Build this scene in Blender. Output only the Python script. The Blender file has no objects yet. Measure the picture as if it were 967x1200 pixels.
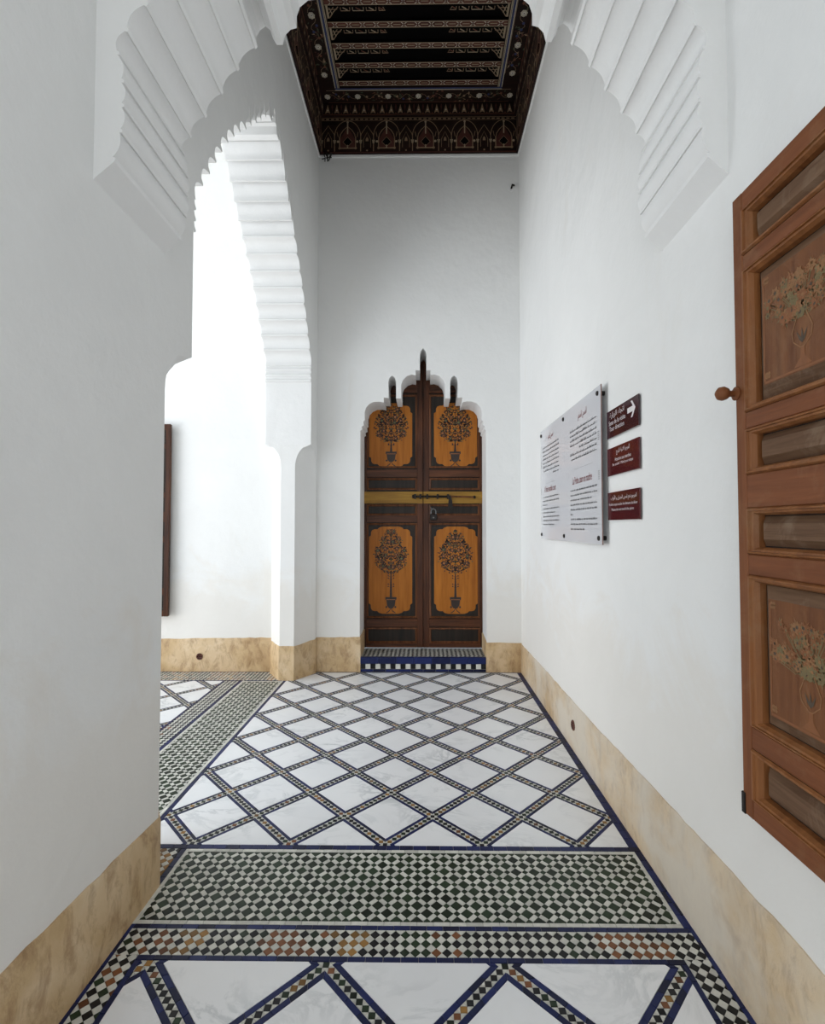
import bpy, bmesh, math, random
from math import sin, cos, pi, radians, sqrt, hypot
from mathutils import Vector
from mathutils.geometry import tessellate_polygon
from collections import defaultdict

random.seed(7)
SC = bpy.context.scene
COL = SC.collection

# ------------------------------------------------------------------ camera
F_PX, IMG_W, IMG_H = 580.0, 967, 1200
CAM_Z, YAW, PITCH = 1.5, radians(0.6), radians(1.68)
cam = bpy.data.cameras.new('camera')
cam.sensor_fit = 'HORIZONTAL'
cam.sensor_width = 36.0
cam.lens = F_PX / IMG_W * 36.0
cam.shift_x = -6.4 / IMG_W
cam.clip_start = 0.05
cam_o = bpy.data.objects.new('camera', cam)
COL.objects.link(cam_o)
cam_o.location = (0, 0, CAM_Z)
cam_o.rotation_euler = (pi / 2 + PITCH, 0, YAW)
SC.camera = cam_o

# ------------------------------------------------------------------ world, light, exposure
world = bpy.data.worlds.new('world')
SC.world = world
world.use_nodes = True
bg = world.node_tree.nodes['Background']
bg.inputs['Color'].default_value = (0.80, 0.90, 1.0, 1)
bg.inputs['Strength'].default_value = 0.7


def area(name, loc, rot, sx, sy, power, color):
    l = bpy.data.lights.new(name, 'AREA')
    l.shape = 'RECTANGLE'
    l.size, l.size_y = sx, sy
    l.energy = power
    l.color = color
    o = bpy.data.objects.new(name, l)
    COL.objects.link(o)
    o.location = loc
    o.rotation_euler = rot
    return o


# daylight entering by the courtyard arcade of the side room and the side window; the other two lamps are added
area('courtyard_daylight', (-4.95, 1.4, 2.3), (0, radians(-90), 0), 4.0, 7.0, 200, (0.84, 0.915, 1.0))
area('upward_bounce_fill', (-6.4, 2.6, 0.12), (0, radians(-140), 0), 2.4, 6.0, 300, (1.0, 0.96, 0.90))  # unseen upward fill, added to lift the upper walls
area('rear_doorway_fill', (-0.56, -2.75, 1.70), (radians(97), 0, 0), 1.0, 3.3, 30, (0.95, 0.97, 1.0))  # added fill from an unseen doorway, shifted left to favour the right wall
area('window_daylight', (1.35, 0.36, 1.6), (0, radians(90), 0), 1.8, 1.0, 1, (0.86, 0.92, 1.0))

vs = SC.view_settings
vs.view_transform = 'Standard'
vs.look = 'None'
vs.exposure = 0.12
vs.gamma = 1.0
vs.use_curve_mapping = False

# ------------------------------------------------------------------ places
XR, XL, XL2 = 1.015, -1.11, -1.56          # right wall, left wall (corridor face / side room face)
YB = 5.15                                   # back wall
Z_FR = 5.45                                 # lower edge of the painted ceiling frieze
AY0, AY1 = 1.62, 2.08                       # arch wall across the corridor
Z_TOP = 6.3


# ------------------------------------------------------------------ materials
def new_mat(name):
    m = bpy.data.materials.new(name)
    m.use_nodes = True
    nt = m.node_tree
    return m, nt, nt.nodes['Principled BSDF']


def N(nt, typ, **kw):
    n = nt.nodes.new(typ)
    for k, v in kw.items():
        if k.startswith('i_'):
            n.inputs[k[2:].replace('_', ' ')].default_value = v
        else:
            setattr(n, k, v)
    return n


def ramp(nt, fac, stops):
    r = nt.nodes.new('ShaderNodeValToRGB')
    el = r.color_ramp.elements
    while len(el) < len(stops):
        el.new(0.5)
    for e, (p, c) in zip(el, stops):
        e.position = p
        e.color = (*c, 1) if len(c) == 3 else c
    nt.links.new(fac, r.inputs['Fac'])
    return r


def mix(nt, fac, a, b, mode='MIX'):
    m = nt.nodes.new('ShaderNodeMix')
    m.data_type = 'RGBA'
    m.blend_type = mode
    for sock, v in ((m.inputs[0], fac), (m.inputs[6], a), (m.inputs[7], b)):
        if hasattr(v, 'is_linked'):
            nt.links.new(v, sock)
        elif isinstance(v, (int, float)):
            sock.default_value = v
        else:
            sock.default_value = (*v, 1)
    return m.outputs[2]


def bump(nt, bs, height, strength, dist=0.01):
    b = N(nt, 'ShaderNodeBump')
    b.inputs['Strength'].default_value = strength
    b.inputs['Distance'].default_value = dist
    nt.links.new(height, b.inputs['Height'])
    nt.links.new(b.outputs[0], bs.inputs['Normal'])


def noise(nt, vec, scale, detail=4, rough=0.55, dist=0.0):
    n = N(nt, 'ShaderNodeTexNoise')
    n.inputs['Scale'].default_value = scale
    n.inputs['Detail'].default_value = detail
    n.inputs['Roughness'].default_value = rough
    n.inputs['Distortion'].default_value = dist
    if vec is not None:
        nt.links.new(vec, n.inputs['Vector'])
    return n.outputs['Fac']


def position(nt, scale=(1, 1, 1)):
    g = N(nt, 'ShaderNodeNewGeometry')
    mp = N(nt, 'ShaderNodeMapping')
    mp.inputs['Scale'].default_value = scale
    nt.links.new(g.outputs['Position'], mp.inputs['Vector'])
    return mp.outputs[0]


def objcoord(nt, scale=(1, 1, 1)):
    g = N(nt, 'ShaderNodeTexCoord')
    mp = N(nt, 'ShaderNodeMapping')
    mp.inputs['Scale'].default_value = scale
    nt.links.new(g.outputs['Object'], mp.inputs['Vector'])
    return mp.outputs[0]


def m_plaster(name, col=(0.835, 0.835, 0.82), stain=True):
    m, nt, bs = new_mat(name)
    p = position(nt)
    n1 = noise(nt, p, 1.3, 5, 0.6, 0.6)
    r1 = ramp(nt, n1, [(0.3, tuple(c * 0.965 for c in col)), (0.7, tuple(min(1, c * 1.02) for c in col))])
    c = r1.outputs[0]
    if stain:
        # beige water marks that rose from the ground, blotchy edges
        sx = N(nt, 'ShaderNodeSeparateXYZ')
        nt.links.new(p, sx.inputs[0])
        n2 = noise(nt, p, 2.2, 6, 0.65, 0.8)
        ad = N(nt, 'ShaderNodeMath', operation='MULTIPLY_ADD')
        nt.links.new(n2, ad.inputs[0])
        ad.inputs[1].default_value = -1.6
        nt.links.new(sx.outputs['Z'], ad.inputs[2])
        r2 = ramp(nt, ad.outputs[0], [(0.0, (0.24, 0.24, 0.24)), (0.34, (0, 0, 0))])
        c = mix(nt, r2.outputs[0], c, (0.70, 0.60, 0.47))
        n4 = noise(nt, position(nt, (1, 1, 0.35)), 3.1, 5, 0.6, 1.0)
        r4 = ramp(nt, n4, [(0.62, (0, 0, 0)), (0.78, (0.22, 0.22, 0.22))])
        c = mix(nt, r4.outputs[0], c, (0.74, 0.70, 0.63))
    nt.links.new(c, bs.inputs['Base Color'])
    bs.inputs['Roughness'].default_value = 0.62
    n3 = noise(nt, p, 5.0, 6, 0.55)
    bump(nt, bs, n3, 0.32, 0.03)
    return m


def m_plinth(name='ochre_tadelakt', pale=0.0):
    m, nt, bs = new_mat(name)
    p = position(nt)
    n1 = noise(nt, p, 2.6, 7, 0.62, 0.5)
    r1 = ramp(nt, n1, [(0.28, (0.42, 0.265, 0.12)), (0.45, (0.56, 0.39, 0.205)), (0.6, (0.65, 0.485, 0.295)), (0.78, (0.74, 0.61, 0.43))])
    n2 = noise(nt, position(nt, (1.6, 1.6, 0.8)), 9, 7, 0.72, 0.5)
    r2 = ramp(nt, n2, [(0.36, (0.45, 0.34, 0.25)), (0.52, (1, 1, 1))])
    c = mix(nt, 0.6, r1.outputs[0], r2.outputs[0], 'MULTIPLY')
    if pale:                                  # limewash worn over the ochre in patches
        n3 = noise(nt, position(nt, (1, 0.8, 1)), 1.9, 5, 0.6, 0.4)
        r3 = ramp(nt, n3, [(0.38, (pale * 0.15,) * 3), (0.58, (pale,) * 3)])
        c = mix(nt, r3.outputs[0], c, (0.66, 0.60, 0.51))
    nt.links.new(c, bs.inputs['Base Color'])
    bs.inputs['Roughness'].default_value = 0.55
    bump(nt, bs, n2, 0.35, 0.01)
    return m


def m_marble():
    m, nt, bs = new_mat('white_marble')
    p = position(nt)
    oi = N(nt, 'ShaderNodeObjectInfo')
    va = N(nt, 'ShaderNodeVectorMath', operation='MULTIPLY_ADD')
    nt.links.new(oi.outputs['Random'], va.inputs[0])
    va.inputs[1].default_value = (7, 3, 5)
    nt.links.new(p, va.inputs[2])
    mp = N(nt, 'ShaderNodeMapping')
    mp.inputs['Rotation'].default_value = (0, 0, 0.6)
    mp.inputs['Scale'].default_value = (1.0, 1.55, 1)
    nt.links.new(va.outputs[0], mp.inputs['Vector'])
    n1 = noise(nt, mp.outputs[0], 2.6, 9, 0.66, 0.9)
    r1 = ramp(nt, n1, [(0.455, (0, 0, 0)), (0.495, (0.7, 0.7, 0.7)), (0.505, (0.7, 0.7, 0.7)), (0.54, (0, 0, 0))])
    n2 = noise(nt, mp.outputs[0], 1.4, 4)
    r2 = ramp(nt, n2, [(0.3, (0.82, 0.825, 0.835)), (0.7, (0.89, 0.89, 0.89))])
    ma = N(nt, 'ShaderNodeMath', operation='MULTIPLY')
    nt.links.new(r1.outputs[0], ma.inputs[0])
    n3 = noise(nt, p, 2.4, 2)
    r3 = ramp(nt, n3, [(0.46, (0.04, 0.04, 0.04)), (0.70, (1, 1, 1))])
    nt.links.new(r3.outputs[0], ma.inputs[1])
    c = mix(nt, ma.outputs[0], r2.outputs[0], (0.50, 0.52, 0.53))
    nt.links.new(c, bs.inputs['Base Color'])
    bs.inputs['Roughness'].default_value = 0.32
    return m


def m_tile(name, col, var=0.35, rough=0.42):
    m, nt, bs = new_mat(name)
    g = N(nt, 'ShaderNodeNewGeometry')
    oi = N(nt, 'ShaderNodeObjectInfo')
    ad = N(nt, 'ShaderNodeMath', operation='ADD')
    nt.links.new(g.outputs['Random Per Island'], ad.inputs[0])
    nt.links.new(oi.outputs['Random'], ad.inputs[1])
    fr = N(nt, 'ShaderNodeMath', operation='FRACT')
    nt.links.new(ad.outputs[0], fr.inputs[0])
    r = ramp(nt, fr.outputs[0], [(0, tuple(c * (1 - var) for c in col)), (1, tuple(min(1, c * (1 + var)) for c in col))])
    n = noise(nt, position(nt), 45, 3, 0.6)
    r2 = ramp(nt, n, [(0.3, (0.8, 0.8, 0.8)), (0.6, (1, 1, 1))])
    c = mix(nt, 0.7, r.outputs[0], r2.outputs[0], 'MULTIPLY')
    nt.links.new(c, bs.inputs['Base Color'])
    bs.inputs['Roughness'].default_value = rough
    bs.inputs['Specular IOR Level'].default_value = 0.28
    return m


def m_wood(name, dark, light, axis=2, rough=0.5, worn=None, scale=1.0):
    m, nt, bs = new_mat(name)
    s = [14 * scale] * 3
    s[axis] = 0.9 * scale
    p = position(nt, tuple(s))
    n1 = noise(nt, p, 2.0, 8, 0.65, 0.5)
    r1 = ramp(nt, n1, [(0.3, dark), (0.68, light)])
    c = r1.outputs[0]
    if worn:
        n2 = noise(nt, position(nt), 5.0, 7, 0.7, 0.8)
        r2 = ramp(nt, n2, [(0.52, (0, 0, 0)), (0.75, (0.75, 0.75, 0.75))])
        c = mix(nt, r2.outputs[0], c, worn)
    nt.links.new(c, bs.inputs['Base Color'])
    bs.inputs['Roughness'].default_value = rough
    bs.inputs['Specular IOR Level'].default_value = 0.22
    bump(nt, bs, n1, 0.25, 0.004)
    return m


def m_plain(name, col, rough=0.5, metal=0.0, coat=0.0):
    m, nt, bs = new_mat(name)
    n = noise(nt, position(nt), 30, 3)
    r = ramp(nt, n, [(0.3, tuple(c * 0.86 for c in col)), (0.7, tuple(min(1, c * 1.08) for c in col))])
    nt.links.new(r.outputs[0], bs.inputs['Base Color'])
    bs.inputs['Roughness'].default_value = rough
    bs.inputs['Metallic'].default_value = metal
    bs.inputs['Coat Weight'].default_value = coat
    return m


def m_flat(name, col, rough):
    m, nt, bs = new_mat(name)
    bs.inputs['Base Color'].default_value = (*col, 1)
    bs.inputs['Roughness'].default_value = rough
    return m


M = {}
M['plaster'] = m_plaster('white_plaster')
M['carved'] = m_plaster('carved_white_plaster', (0.84, 0.84, 0.83), stain=False)
M['plinth'] = m_plinth()
M['plinth_pale'] = m_plinth('limewashed_ochre_tadelakt', 0.85)
M['marble'] = m_marble()
M['grout'] = m_plain('floor_grout', (0.36, 0.33, 0.29), 0.8)
M['black'] = m_tile('black_tile_glaze', (0.009, 0.009, 0.010), 0.5)
M['green'] = m_tile('green_tile_glaze', (0.014, 0.027, 0.012), 0.6)
M['white'] = m_tile('cream_tile_glaze', (0.64, 0.63, 0.57), 0.16)
M['blue'] = m_tile('cobalt_tile_glaze', (0.008, 0.014, 0.070), 0.6)
M['ochre'] = m_tile('ochre_tile_glaze', (0.26, 0.135, 0.035), 0.4)
M['brown'] = m_tile('brown_tile_glaze', (0.17, 0.065, 0.025), 0.4)
M['door_wood'] = m_wood('dark_door_wood', (0.018, 0.006, 0.003), (0.105, 0.035, 0.014), 2, 0.38)
M['door_wood_h'] = m_wood('dark_door_wood_rail', (0.022, 0.008, 0.004), (0.13, 0.045, 0.018), 0, 0.38)
M['door_mould'] = m_wood('brown_door_moulding', (0.05, 0.018, 0.008), (0.20, 0.075, 0.03), 2, 0.4)
M['door_black'] = m_wood('black_door_paint', (0.008, 0.006, 0.005), (0.028, 0.019, 0.013), 2, 0.4)
M['door_ochre'] = m_wood('ochre_door_paint', (0.27, 0.082, 0.008), (0.45, 0.155, 0.018), 2, 0.42)
M['door_yellow'] = m_wood('yellow_door_batten', (0.20, 0.10, 0.018), (0.40, 0.22, 0.035), 0, 0.45)
M['ink'] = m_plain('dark_brown_ink', (0.022, 0.010, 0.005), 0.5)
M['ink_green'] = m_plain('olive_ink', (0.10, 0.085, 0.02), 0.5)
M['ink_red'] = m_plain('rust_ink', (0.30, 0.10, 0.02), 0.5)
M['iron'] = m_plain('black_iron', (0.018, 0.014, 0.012), 0.45, 0.6)
M['steel'] = m_plain('grey_steel', (0.16, 0.16, 0.16), 0.4, 0.7)
M['sh_wood'] = m_wood('shutter_brown_wood', (0.14, 0.045, 0.016), (0.235, 0.083, 0.030), 2, 0.55, (0.25, 0.12, 0.055))
M['sh_rail'] = m_wood('shutter_rail_wood', (0.135, 0.043, 0.016), (0.23, 0.08, 0.03), 1, 0.55, (0.25, 0.125, 0.06))
M['sh_mould'] = m_wood('shutter_moulding_wood', (0.16, 0.056, 0.018), (0.30, 0.12, 0.04), 2, 0.5, (0.27, 0.15, 0.075))
M['sh_panel'] = m_wood('shutter_panel_paint', (0.115, 0.040, 0.015), (0.21, 0.082, 0.030), 2, 0.5, (0.24, 0.12, 0.055))
M['sh_grey'] = m_wood('shutter_weathered_wood', (0.085, 0.042, 0.022), (0.20, 0.115, 0.065), 1, 0.65, (0.29, 0.21, 0.145))
M['sh_gap'] = m_plain('shutter_groove_wood', (0.018, 0.012, 0.008), 0.9)
M['fl_tan'] = m_plain('tan_flower_paint', (0.27, 0.125, 0.045), 0.6)
M['fl_orange'] = m_plain('orange_flower_paint', (0.23, 0.082, 0.024), 0.6)
M['fl_green'] = m_plain('green_flower_paint', (0.17, 0.125, 0.05), 0.6)
M['fl_dark'] = m_plain('dark_flower_paint', (0.075, 0.05, 0.03), 0.6)
M['c_dark'] = m_wood('ceiling_dark_wood', (0.008, 0.004, 0.003), (0.026, 0.010, 0.007), 0, 0.6)
M['c_black'] = m_flat('ceiling_black_paint', (0.004, 0.0035, 0.0035), 1.0)
M['c_black'].node_tree.nodes['Principled BSDF'].inputs['Specular IOR Level'].default_value = 0.05
M['c_red'] = m_wood('ceiling_red_wood', (0.05, 0.016, 0.012), (0.16, 0.06, 0.042), 0, 0.55)
M['c_tan'] = m_plain('ceiling_tan_paint', (0.46, 0.36, 0.24), 0.6)
M['c_line'] = m_plain('ceiling_line_paint', (0.32, 0.215, 0.13), 0.6)
M['c_ivory'] = m_plain('ceiling_ivory_paint', (0.62, 0.56, 0.44), 0.6)
M['c_white'] = m_plain('ceiling_white_paint', (0.78, 0.76, 0.70), 0.6)
M['c_blue'] = m_plain('ceiling_blue_paint', (0.035, 0.045, 0.13), 0.6)
M['c_maroon'] = m_plain('ceiling_maroon_paint', (0.075, 0.018, 0.012), 0.6)
M['c_orange'] = m_plain('ceiling_orange_paint', (0.17, 0.06, 0.03), 0.6)
M['c_green'] = m_plain('ceiling_green_paint', (0.06, 0.075, 0.04), 0.6)
M['maroon'] = m_plain('maroon_sign_acrylic', (0.075, 0.006, 0.011), 0.16, 0, 0.4)
M['maroon_d'] = m_plain('dark_maroon_sign_acrylic', (0.036, 0.004, 0.011), 0.16, 0, 0.4)
M['sign_white'] = m_plain('white_sign_print', (0.75, 0.72, 0.72), 0.4)
M['acrylic'] = m_flat('pale_grey_acrylic', (0.66, 0.665, 0.69), 0.12)
M['edge_reflection'] = m_plain('brown_edge_reflection', (0.26, 0.17, 0.15), 0.3)  # brownish reflection along the board's near edge, put into the colour
M['print'] = m_plain('charcoal_print', (0.15, 0.15, 0.155), 0.5)
M['print_red'] = m_plain('dark_red_print', (0.20, 0.018, 0.02), 0.5)
M['print_grey'] = m_plain('grey_print', (0.30, 0.30, 0.31), 0.5)


# ------------------------------------------------------------------ object helpers
def tag(o, label=None, cat=None, group=None, kind=None):
    if label: o['label'] = label
    if cat: o['category'] = cat
    if group: o['group'] = group
    if kind: o['kind'] = kind
    return o


def empty(name, loc=(0, 0, 0)):
    o = bpy.data.objects.new(name, None)
    o.empty_display_size = 0.05
    o.location = loc
    COL.objects.link(o)
    return o


class MB:
    """collects shapes, then links them as one mesh object"""

    def __init__(self):
        self.v, self.f, self.m = [], [], []
        self.mats = []

    def mi(self, mat):
        if mat not in self.mats:
            self.mats.append(mat)
        return self.mats.index(mat)

    def face(self, pts, mat):
        b = len(self.v)
        self.v += [tuple(p) for p in pts]
        self.f.append(tuple(range(b, b + len(pts))))
        self.m.append(self.mi(mat))

    def box(self, lo, hi, mat, bev=0.0):
        x0, y0, z0 = lo
        x1, y1, z1 = hi
        if bev <= 0:
            b = len(self.v)
            self.v += [(x0, y0, z0), (x1, y0, z0), (x1, y1, z0), (x0, y1, z0), (x0, y0, z1), (x1, y0, z1), (x1, y1, z1), (x0, y1, z1)]
            for q in ((3, 2, 1, 0), (4, 5, 6, 7), (0, 1, 5, 4), (1, 2, 6, 5), (2, 3, 7, 6), (3, 0, 4, 7)):
                self.f.append(tuple(b + i for i in q))
                self.m.append(self.mi(mat))
            return
        bm = bmesh.new()
        bmesh.ops.create_cube(bm, size=1.0)
        for v in bm.verts:
            v.co = Vector(((x0 + x1) / 2 + v.co.x * (x1 - x0), (y0 + y1) / 2 + v.co.y * (y1 - y0), (z0 + z1) / 2 + v.co.z * (z1 - z0)))
        bmesh.ops.bevel(bm, geom=bm.edges[:], offset=bev, segments=1, affect='EDGES')
        self.bm(bm, mat)

    def bm(self, bm, mat):
        b = len(self.v)
        bm.verts.ensure_lookup_table()
        bm.verts.index_update()
        self.v += [tuple(v.co) for v in bm.verts]
        for f in bm.faces:
            self.f.append(tuple(b + v.index for v in f.verts))
            self.m.append(self.mi(mat))
        bm.free()

    def prism(self, pts, fn, a0, a1, mat, caps=(True, True), side_mat=None):
        """2-D outline pts swept from a0 to a1; fn(u, v, a) -> point"""
        n = len(pts)
        b = len(self.v)
        self.v += [tuple(fn(u, v, a0)) for u, v in pts] + [tuple(fn(u, v, a1)) for u, v in pts]
        tris = tessellate_polygon([[Vector((u, v, 0)) for u, v in pts]])
        mi = self.mi(mat)
        if caps[0]:
            for t in tris:
                self.f.append(tuple(b + i for i in reversed(t))); self.m.append(mi)
        if caps[1]:
            for t in tris:
                self.f.append(tuple(b + n + i for i in t)); self.m.append(mi)
        mi = self.mi(side_mat or mat)
        for i in range(n):
            j = (i + 1) % n
            self.f.append((b + i, b + j, b + n + j, b + n + i)); self.m.append(mi)

    def loft(self, rings, mat, caps=True):
        b = len(self.v)
        n = len(rings[0])
        for r in rings:
            self.v += [tuple(p) for p in r]
        mi = self.mi(mat)
        for k in range(len(rings) - 1):
            for i in range(n):
                j = (i + 1) % n
                self.f.append((b + k * n + i, b + k * n + j, b + (k + 1) * n + j, b + (k + 1) * n + i)); self.m.append(mi)
        if caps:
            self.f.append(tuple(b + i for i in reversed(range(n)))); self.m.append(mi)
            self.f.append(tuple(b + (len(rings) - 1) * n + i for i in range(n))); self.m.append(mi)

    def lathe(self, c, axis, prof, mat, seg=16):
        """prof: list of (r, h) along axis from point c"""
        ax = Vector(axis).normalized()
        t = Vector((0, 0, 1)) if abs(ax.z) < 0.9 else Vector((1, 0, 0))
        e1 = ax.cross(t).normalized()
        e2 = ax.cross(e1)
        rings = []
        for r, h in prof:
            rings.append([Vector(c) + ax * h + (e1 * cos(2 * pi * i / seg) + e2 * sin(2 * pi * i / seg)) * max(r, 1e-4) for i in range(seg)])
        self.loft(rings, mat)

    def tube(self, pts, r, mat, seg=6):
        pts = [Vector(p) for p in pts]
        rings = []
        prev = None
        for i, p in enumerate(pts):
            d = (pts[min(i + 1, len(pts) - 1)] - pts[max(i - 1, 0)]).normalized()
            if prev is None:
                t = Vector((0, 0, 1)) if abs(d.z) < 0.9 else Vector((1, 0, 0))
                e1 = d.cross(t).normalized()
            else:
                e1 = (prev - d * prev.dot(d)).normalized()
            prev = e1
            e2 = d.cross(e1)
            rings.append([p + (e1 * cos(2 * pi * k / seg) + e2 * sin(2 * pi * k / seg)) * r for k in range(seg)])
        self.loft(rings, mat)

    def build(self, name, parent=None, smooth=None, fix=False, loc=None):
        me = bpy.data.meshes.new(name)
        v = self.v
        if loc is not None:
            v = [(p[0] - loc[0], p[1] - loc[1], p[2] - loc[2]) for p in v]
        me.from_pydata(v, [], self.f)
        for mt in self.mats:
            me.materials.append(mt)
        me.polygons.foreach_set('material_index', self.m)
        if fix:
            bm = bmesh.new()
            bm.from_mesh(me)
            bmesh.ops.remove_doubles(bm, verts=bm.verts[:], dist=1e-5)
            bmesh.ops.recalc_face_normals(bm, faces=bm.faces[:])
            bm.to_mesh(me)
            bm.free()
        if smooth:
            me.polygons.foreach_set('use_smooth', [True] * len(me.polygons))
            me.set_sharp_from_angle(angle=radians(smooth))
        me.update()
        o = bpy.data.objects.new(name, me)
        COL.objects.link(o)
        if loc is not None:
            o.location = loc
        if parent:
            o.parent = parent
            o.matrix_parent_inverse.identity()
            o.location = o.location - parent.location if loc is not None else -parent.location
            # sub-parts: subtract the grandparent too
            g = parent.parent
            while g:
                o.location = o.location - g.location
                g = g.parent
        return o


class Strokes:
    """flat painted line-work on a plane given by fn(u, v, lift)"""

    def __init__(self, fn, lift=0.0012):
        self.fn, self.lift, self.mb = fn, lift, MB()

    def line(self, pts, w, mat, closed=False, lift=0):
        pts = list(pts)
        if closed:
            pts.append(pts[0])
        L, R = [], []
        for i, p in enumerate(pts):
            a = pts[max(i - 1, 0)]
            b = pts[min(i + 1, len(pts) - 1)]
            if closed and i in (0, len(pts) - 1):
                a, b = pts[-2], pts[1]
            dx, dy = b[0] - a[0], b[1] - a[1]
            l = hypot(dx, dy) or 1e-9
            nx, ny = -dy / l * w / 2, dx / l * w / 2
            L.append((p[0] + nx, p[1] + ny))
            R.append((p[0] - nx, p[1] - ny))
        for i in range(len(pts) - 1):
            self.mb.face([self.fn(*q, self.lift + lift) for q in (R[i], R[i + 1], L[i + 1], L[i])], mat)

    def poly(self, pts, mat, lift=0):
        if len(pts) <= 4:
            self.mb.face([self.fn(u, v, self.lift + lift) for u, v in pts], mat)
            return
        for t in tessellate_polygon([[Vector((u, v, 0)) for u, v in pts]]):
            self.mb.face([self.fn(*pts[i], self.lift + lift) for i in t], mat)

    def disc(self, c, r, mat, n=10, lift=0, ry=None):
        ry = ry or r
        self.mb.face([self.fn(c[0] + r * cos(2 * pi * i / n), c[1] + ry * sin(2 * pi * i / n), self.lift + lift) for i in range(n)], mat)

    def leaf(self, p, ang, l, w, mat, lift=0):
        ca, sa = cos(ang), sin(ang)
        q = [(0, 0), (l * 0.35, -w / 2), (l, 0), (l * 0.35, w / 2)]
        self.mb.face([self.fn(p[0] + a * ca - b * sa, p[1] + a * sa + b * ca, self.lift + lift) for a, b in q], mat)

    def build(self, name, parent):
        return self.mb.build(name, parent)


def arc(cx, cy, r, a0, a1, n, ry=None):
    ry = ry or r
    return [(cx + r * cos(radians(a0 + (a1 - a0) * i / n)), cy + ry * sin(radians(a0 + (a1 - a0) * i / n))) for i in range(n + 1)]


def scallop(a, b, sag, n=6):
    """arc from a to b that bulges to the left of a->b by sag"""
    dx, dy = b[0] - a[0], b[1] - a[1]
    out = []
    for i in range(1, n):
        t = i / n
        s = sag * 4 * t * (1 - t)
        out.append((a[0] + dx * t - dy / hypot(dx, dy) * s, a[1] + dy * t + dx / hypot(dx, dy) * s))
    return out


# ------------------------------------------------------------------ the floor: zellij mosaic and marble
floor_mb = MB()
floor_mb.box((-9.0, -3.2, -0.12), (1.6, YB + 0.45, -0.004), M['grout'])
floor = floor_mb.build('floor')
tag(floor, 'white marble diamonds framed by blue, green and ochre mosaic strips', kind='structure')
TILES = defaultdict(list)


def clip(poly, x0, x1, y0, y1):
    def cut(ps, f, inter):
        out = []
        for i, p in enumerate(ps):
            q = ps[(i + 1) % len(ps)]
            a, b = f(p), f(q)
            if a >= 0: out.append(p)
            if (a >= 0) != (b >= 0):
                t = a / (a - b)
                out.append((p[0] + (q[0] - p[0]) * t, p[1] + (q[1] - p[1]) * t))
        return out
    for f in (lambda p: p[0] - x0, lambda p: x1 - p[0], lambda p: p[1] - y0, lambda p: y1 - p[1]):
        if len(poly) < 3: return []
        poly = cut(poly, f, None)
    return poly


def parea(p):
    return 0.5 * sum(p[i][0] * p[(i + 1) % len(p)][1] - p[(i + 1) % len(p)][0] * p[i][1] for i in range(len(p)))


def inset(poly, d):
    ps = []
    for p in poly:
        if not ps or hypot(p[0] - ps[-1][0], p[1] - ps[-1][1]) > 1e-4:
            ps.append(p)
    if len(ps) > 2 and hypot(ps[0][0] - ps[-1][0], ps[0][1] - ps[-1][1]) < 1e-4:
        ps.pop()
    if len(ps) < 3: return None
    if parea(ps) < 0: ps.reverse()
    n = len(ps)
    out = []
    for i in range(n):
        a, b, c = ps[i - 1], ps[i], ps[(i + 1) % n]
        d1 = (b[0] - a[0], b[1] - a[1]); d2 = (c[0] - b[0], c[1] - b[1])
        l1, l2 = hypot(*d1), hypot(*d2)
        n1 = (-d1[1] / l1, d1[0] / l1); n2 = (-d2[1] / l2, d2[0] / l2)
        k = 1 + n1[0] * n2[0] + n1[1] * n2[1]
        if k < 0.15: return None
        out.append((b[0] + (n1[0] + n2[0]) / k * d, b[1] + (n1[1] + n2[1]) / k * d))
    if parea(out) < 0.25 * parea(ps): return None
    # an inset that flipped an edge is no longer valid
    for i in range(n):
        e = (ps[(i + 1) % n][0] - ps[i][0], ps[(i + 1) % n][1] - ps[i][1])
        g = (out[(i + 1) % n][0] - out[i][0], out[(i + 1) % n][1] - out[i][1])
        if e[0] * g[0] + e[1] * g[1] < 0: return None
    return out


def add_tile(kind, poly, mat, gap=0.0008):
    p = inset(poly, gap)
    if p is None or parea(p) < 2e-5: return
    TILES[kind].append((p, mat))


def rect_tile(kind, x0, x1, y0, y1, mat, gap=0.0008):
    add_tile(kind, [(x0, y0), (x1, y0), (x1, y1), (x0, y1)], mat, gap)


def strip(kind, x0, x1, y0, y1, mat, length=0.062):
    """a row of long tiles filling a thin band"""
    if x1 - x0 > y1 - y0:
        n = max(1, round((x1 - x0) / length))
        for i in range(n):
            rect_tile(kind, x0 + (x1 - x0) * i / n, x0 + (x1 - x0) * (i + 1) / n, y0, y1, mat)
    else:
        n = max(1, round((y1 - y0) / length))
        for i in range(n):
            rect_tile(kind, x0, x1, y0 + (y1 - y0) * i / n, y0 + (y1 - y0) * (i + 1) / n, mat)


RT = sqrt(0.5)


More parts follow.
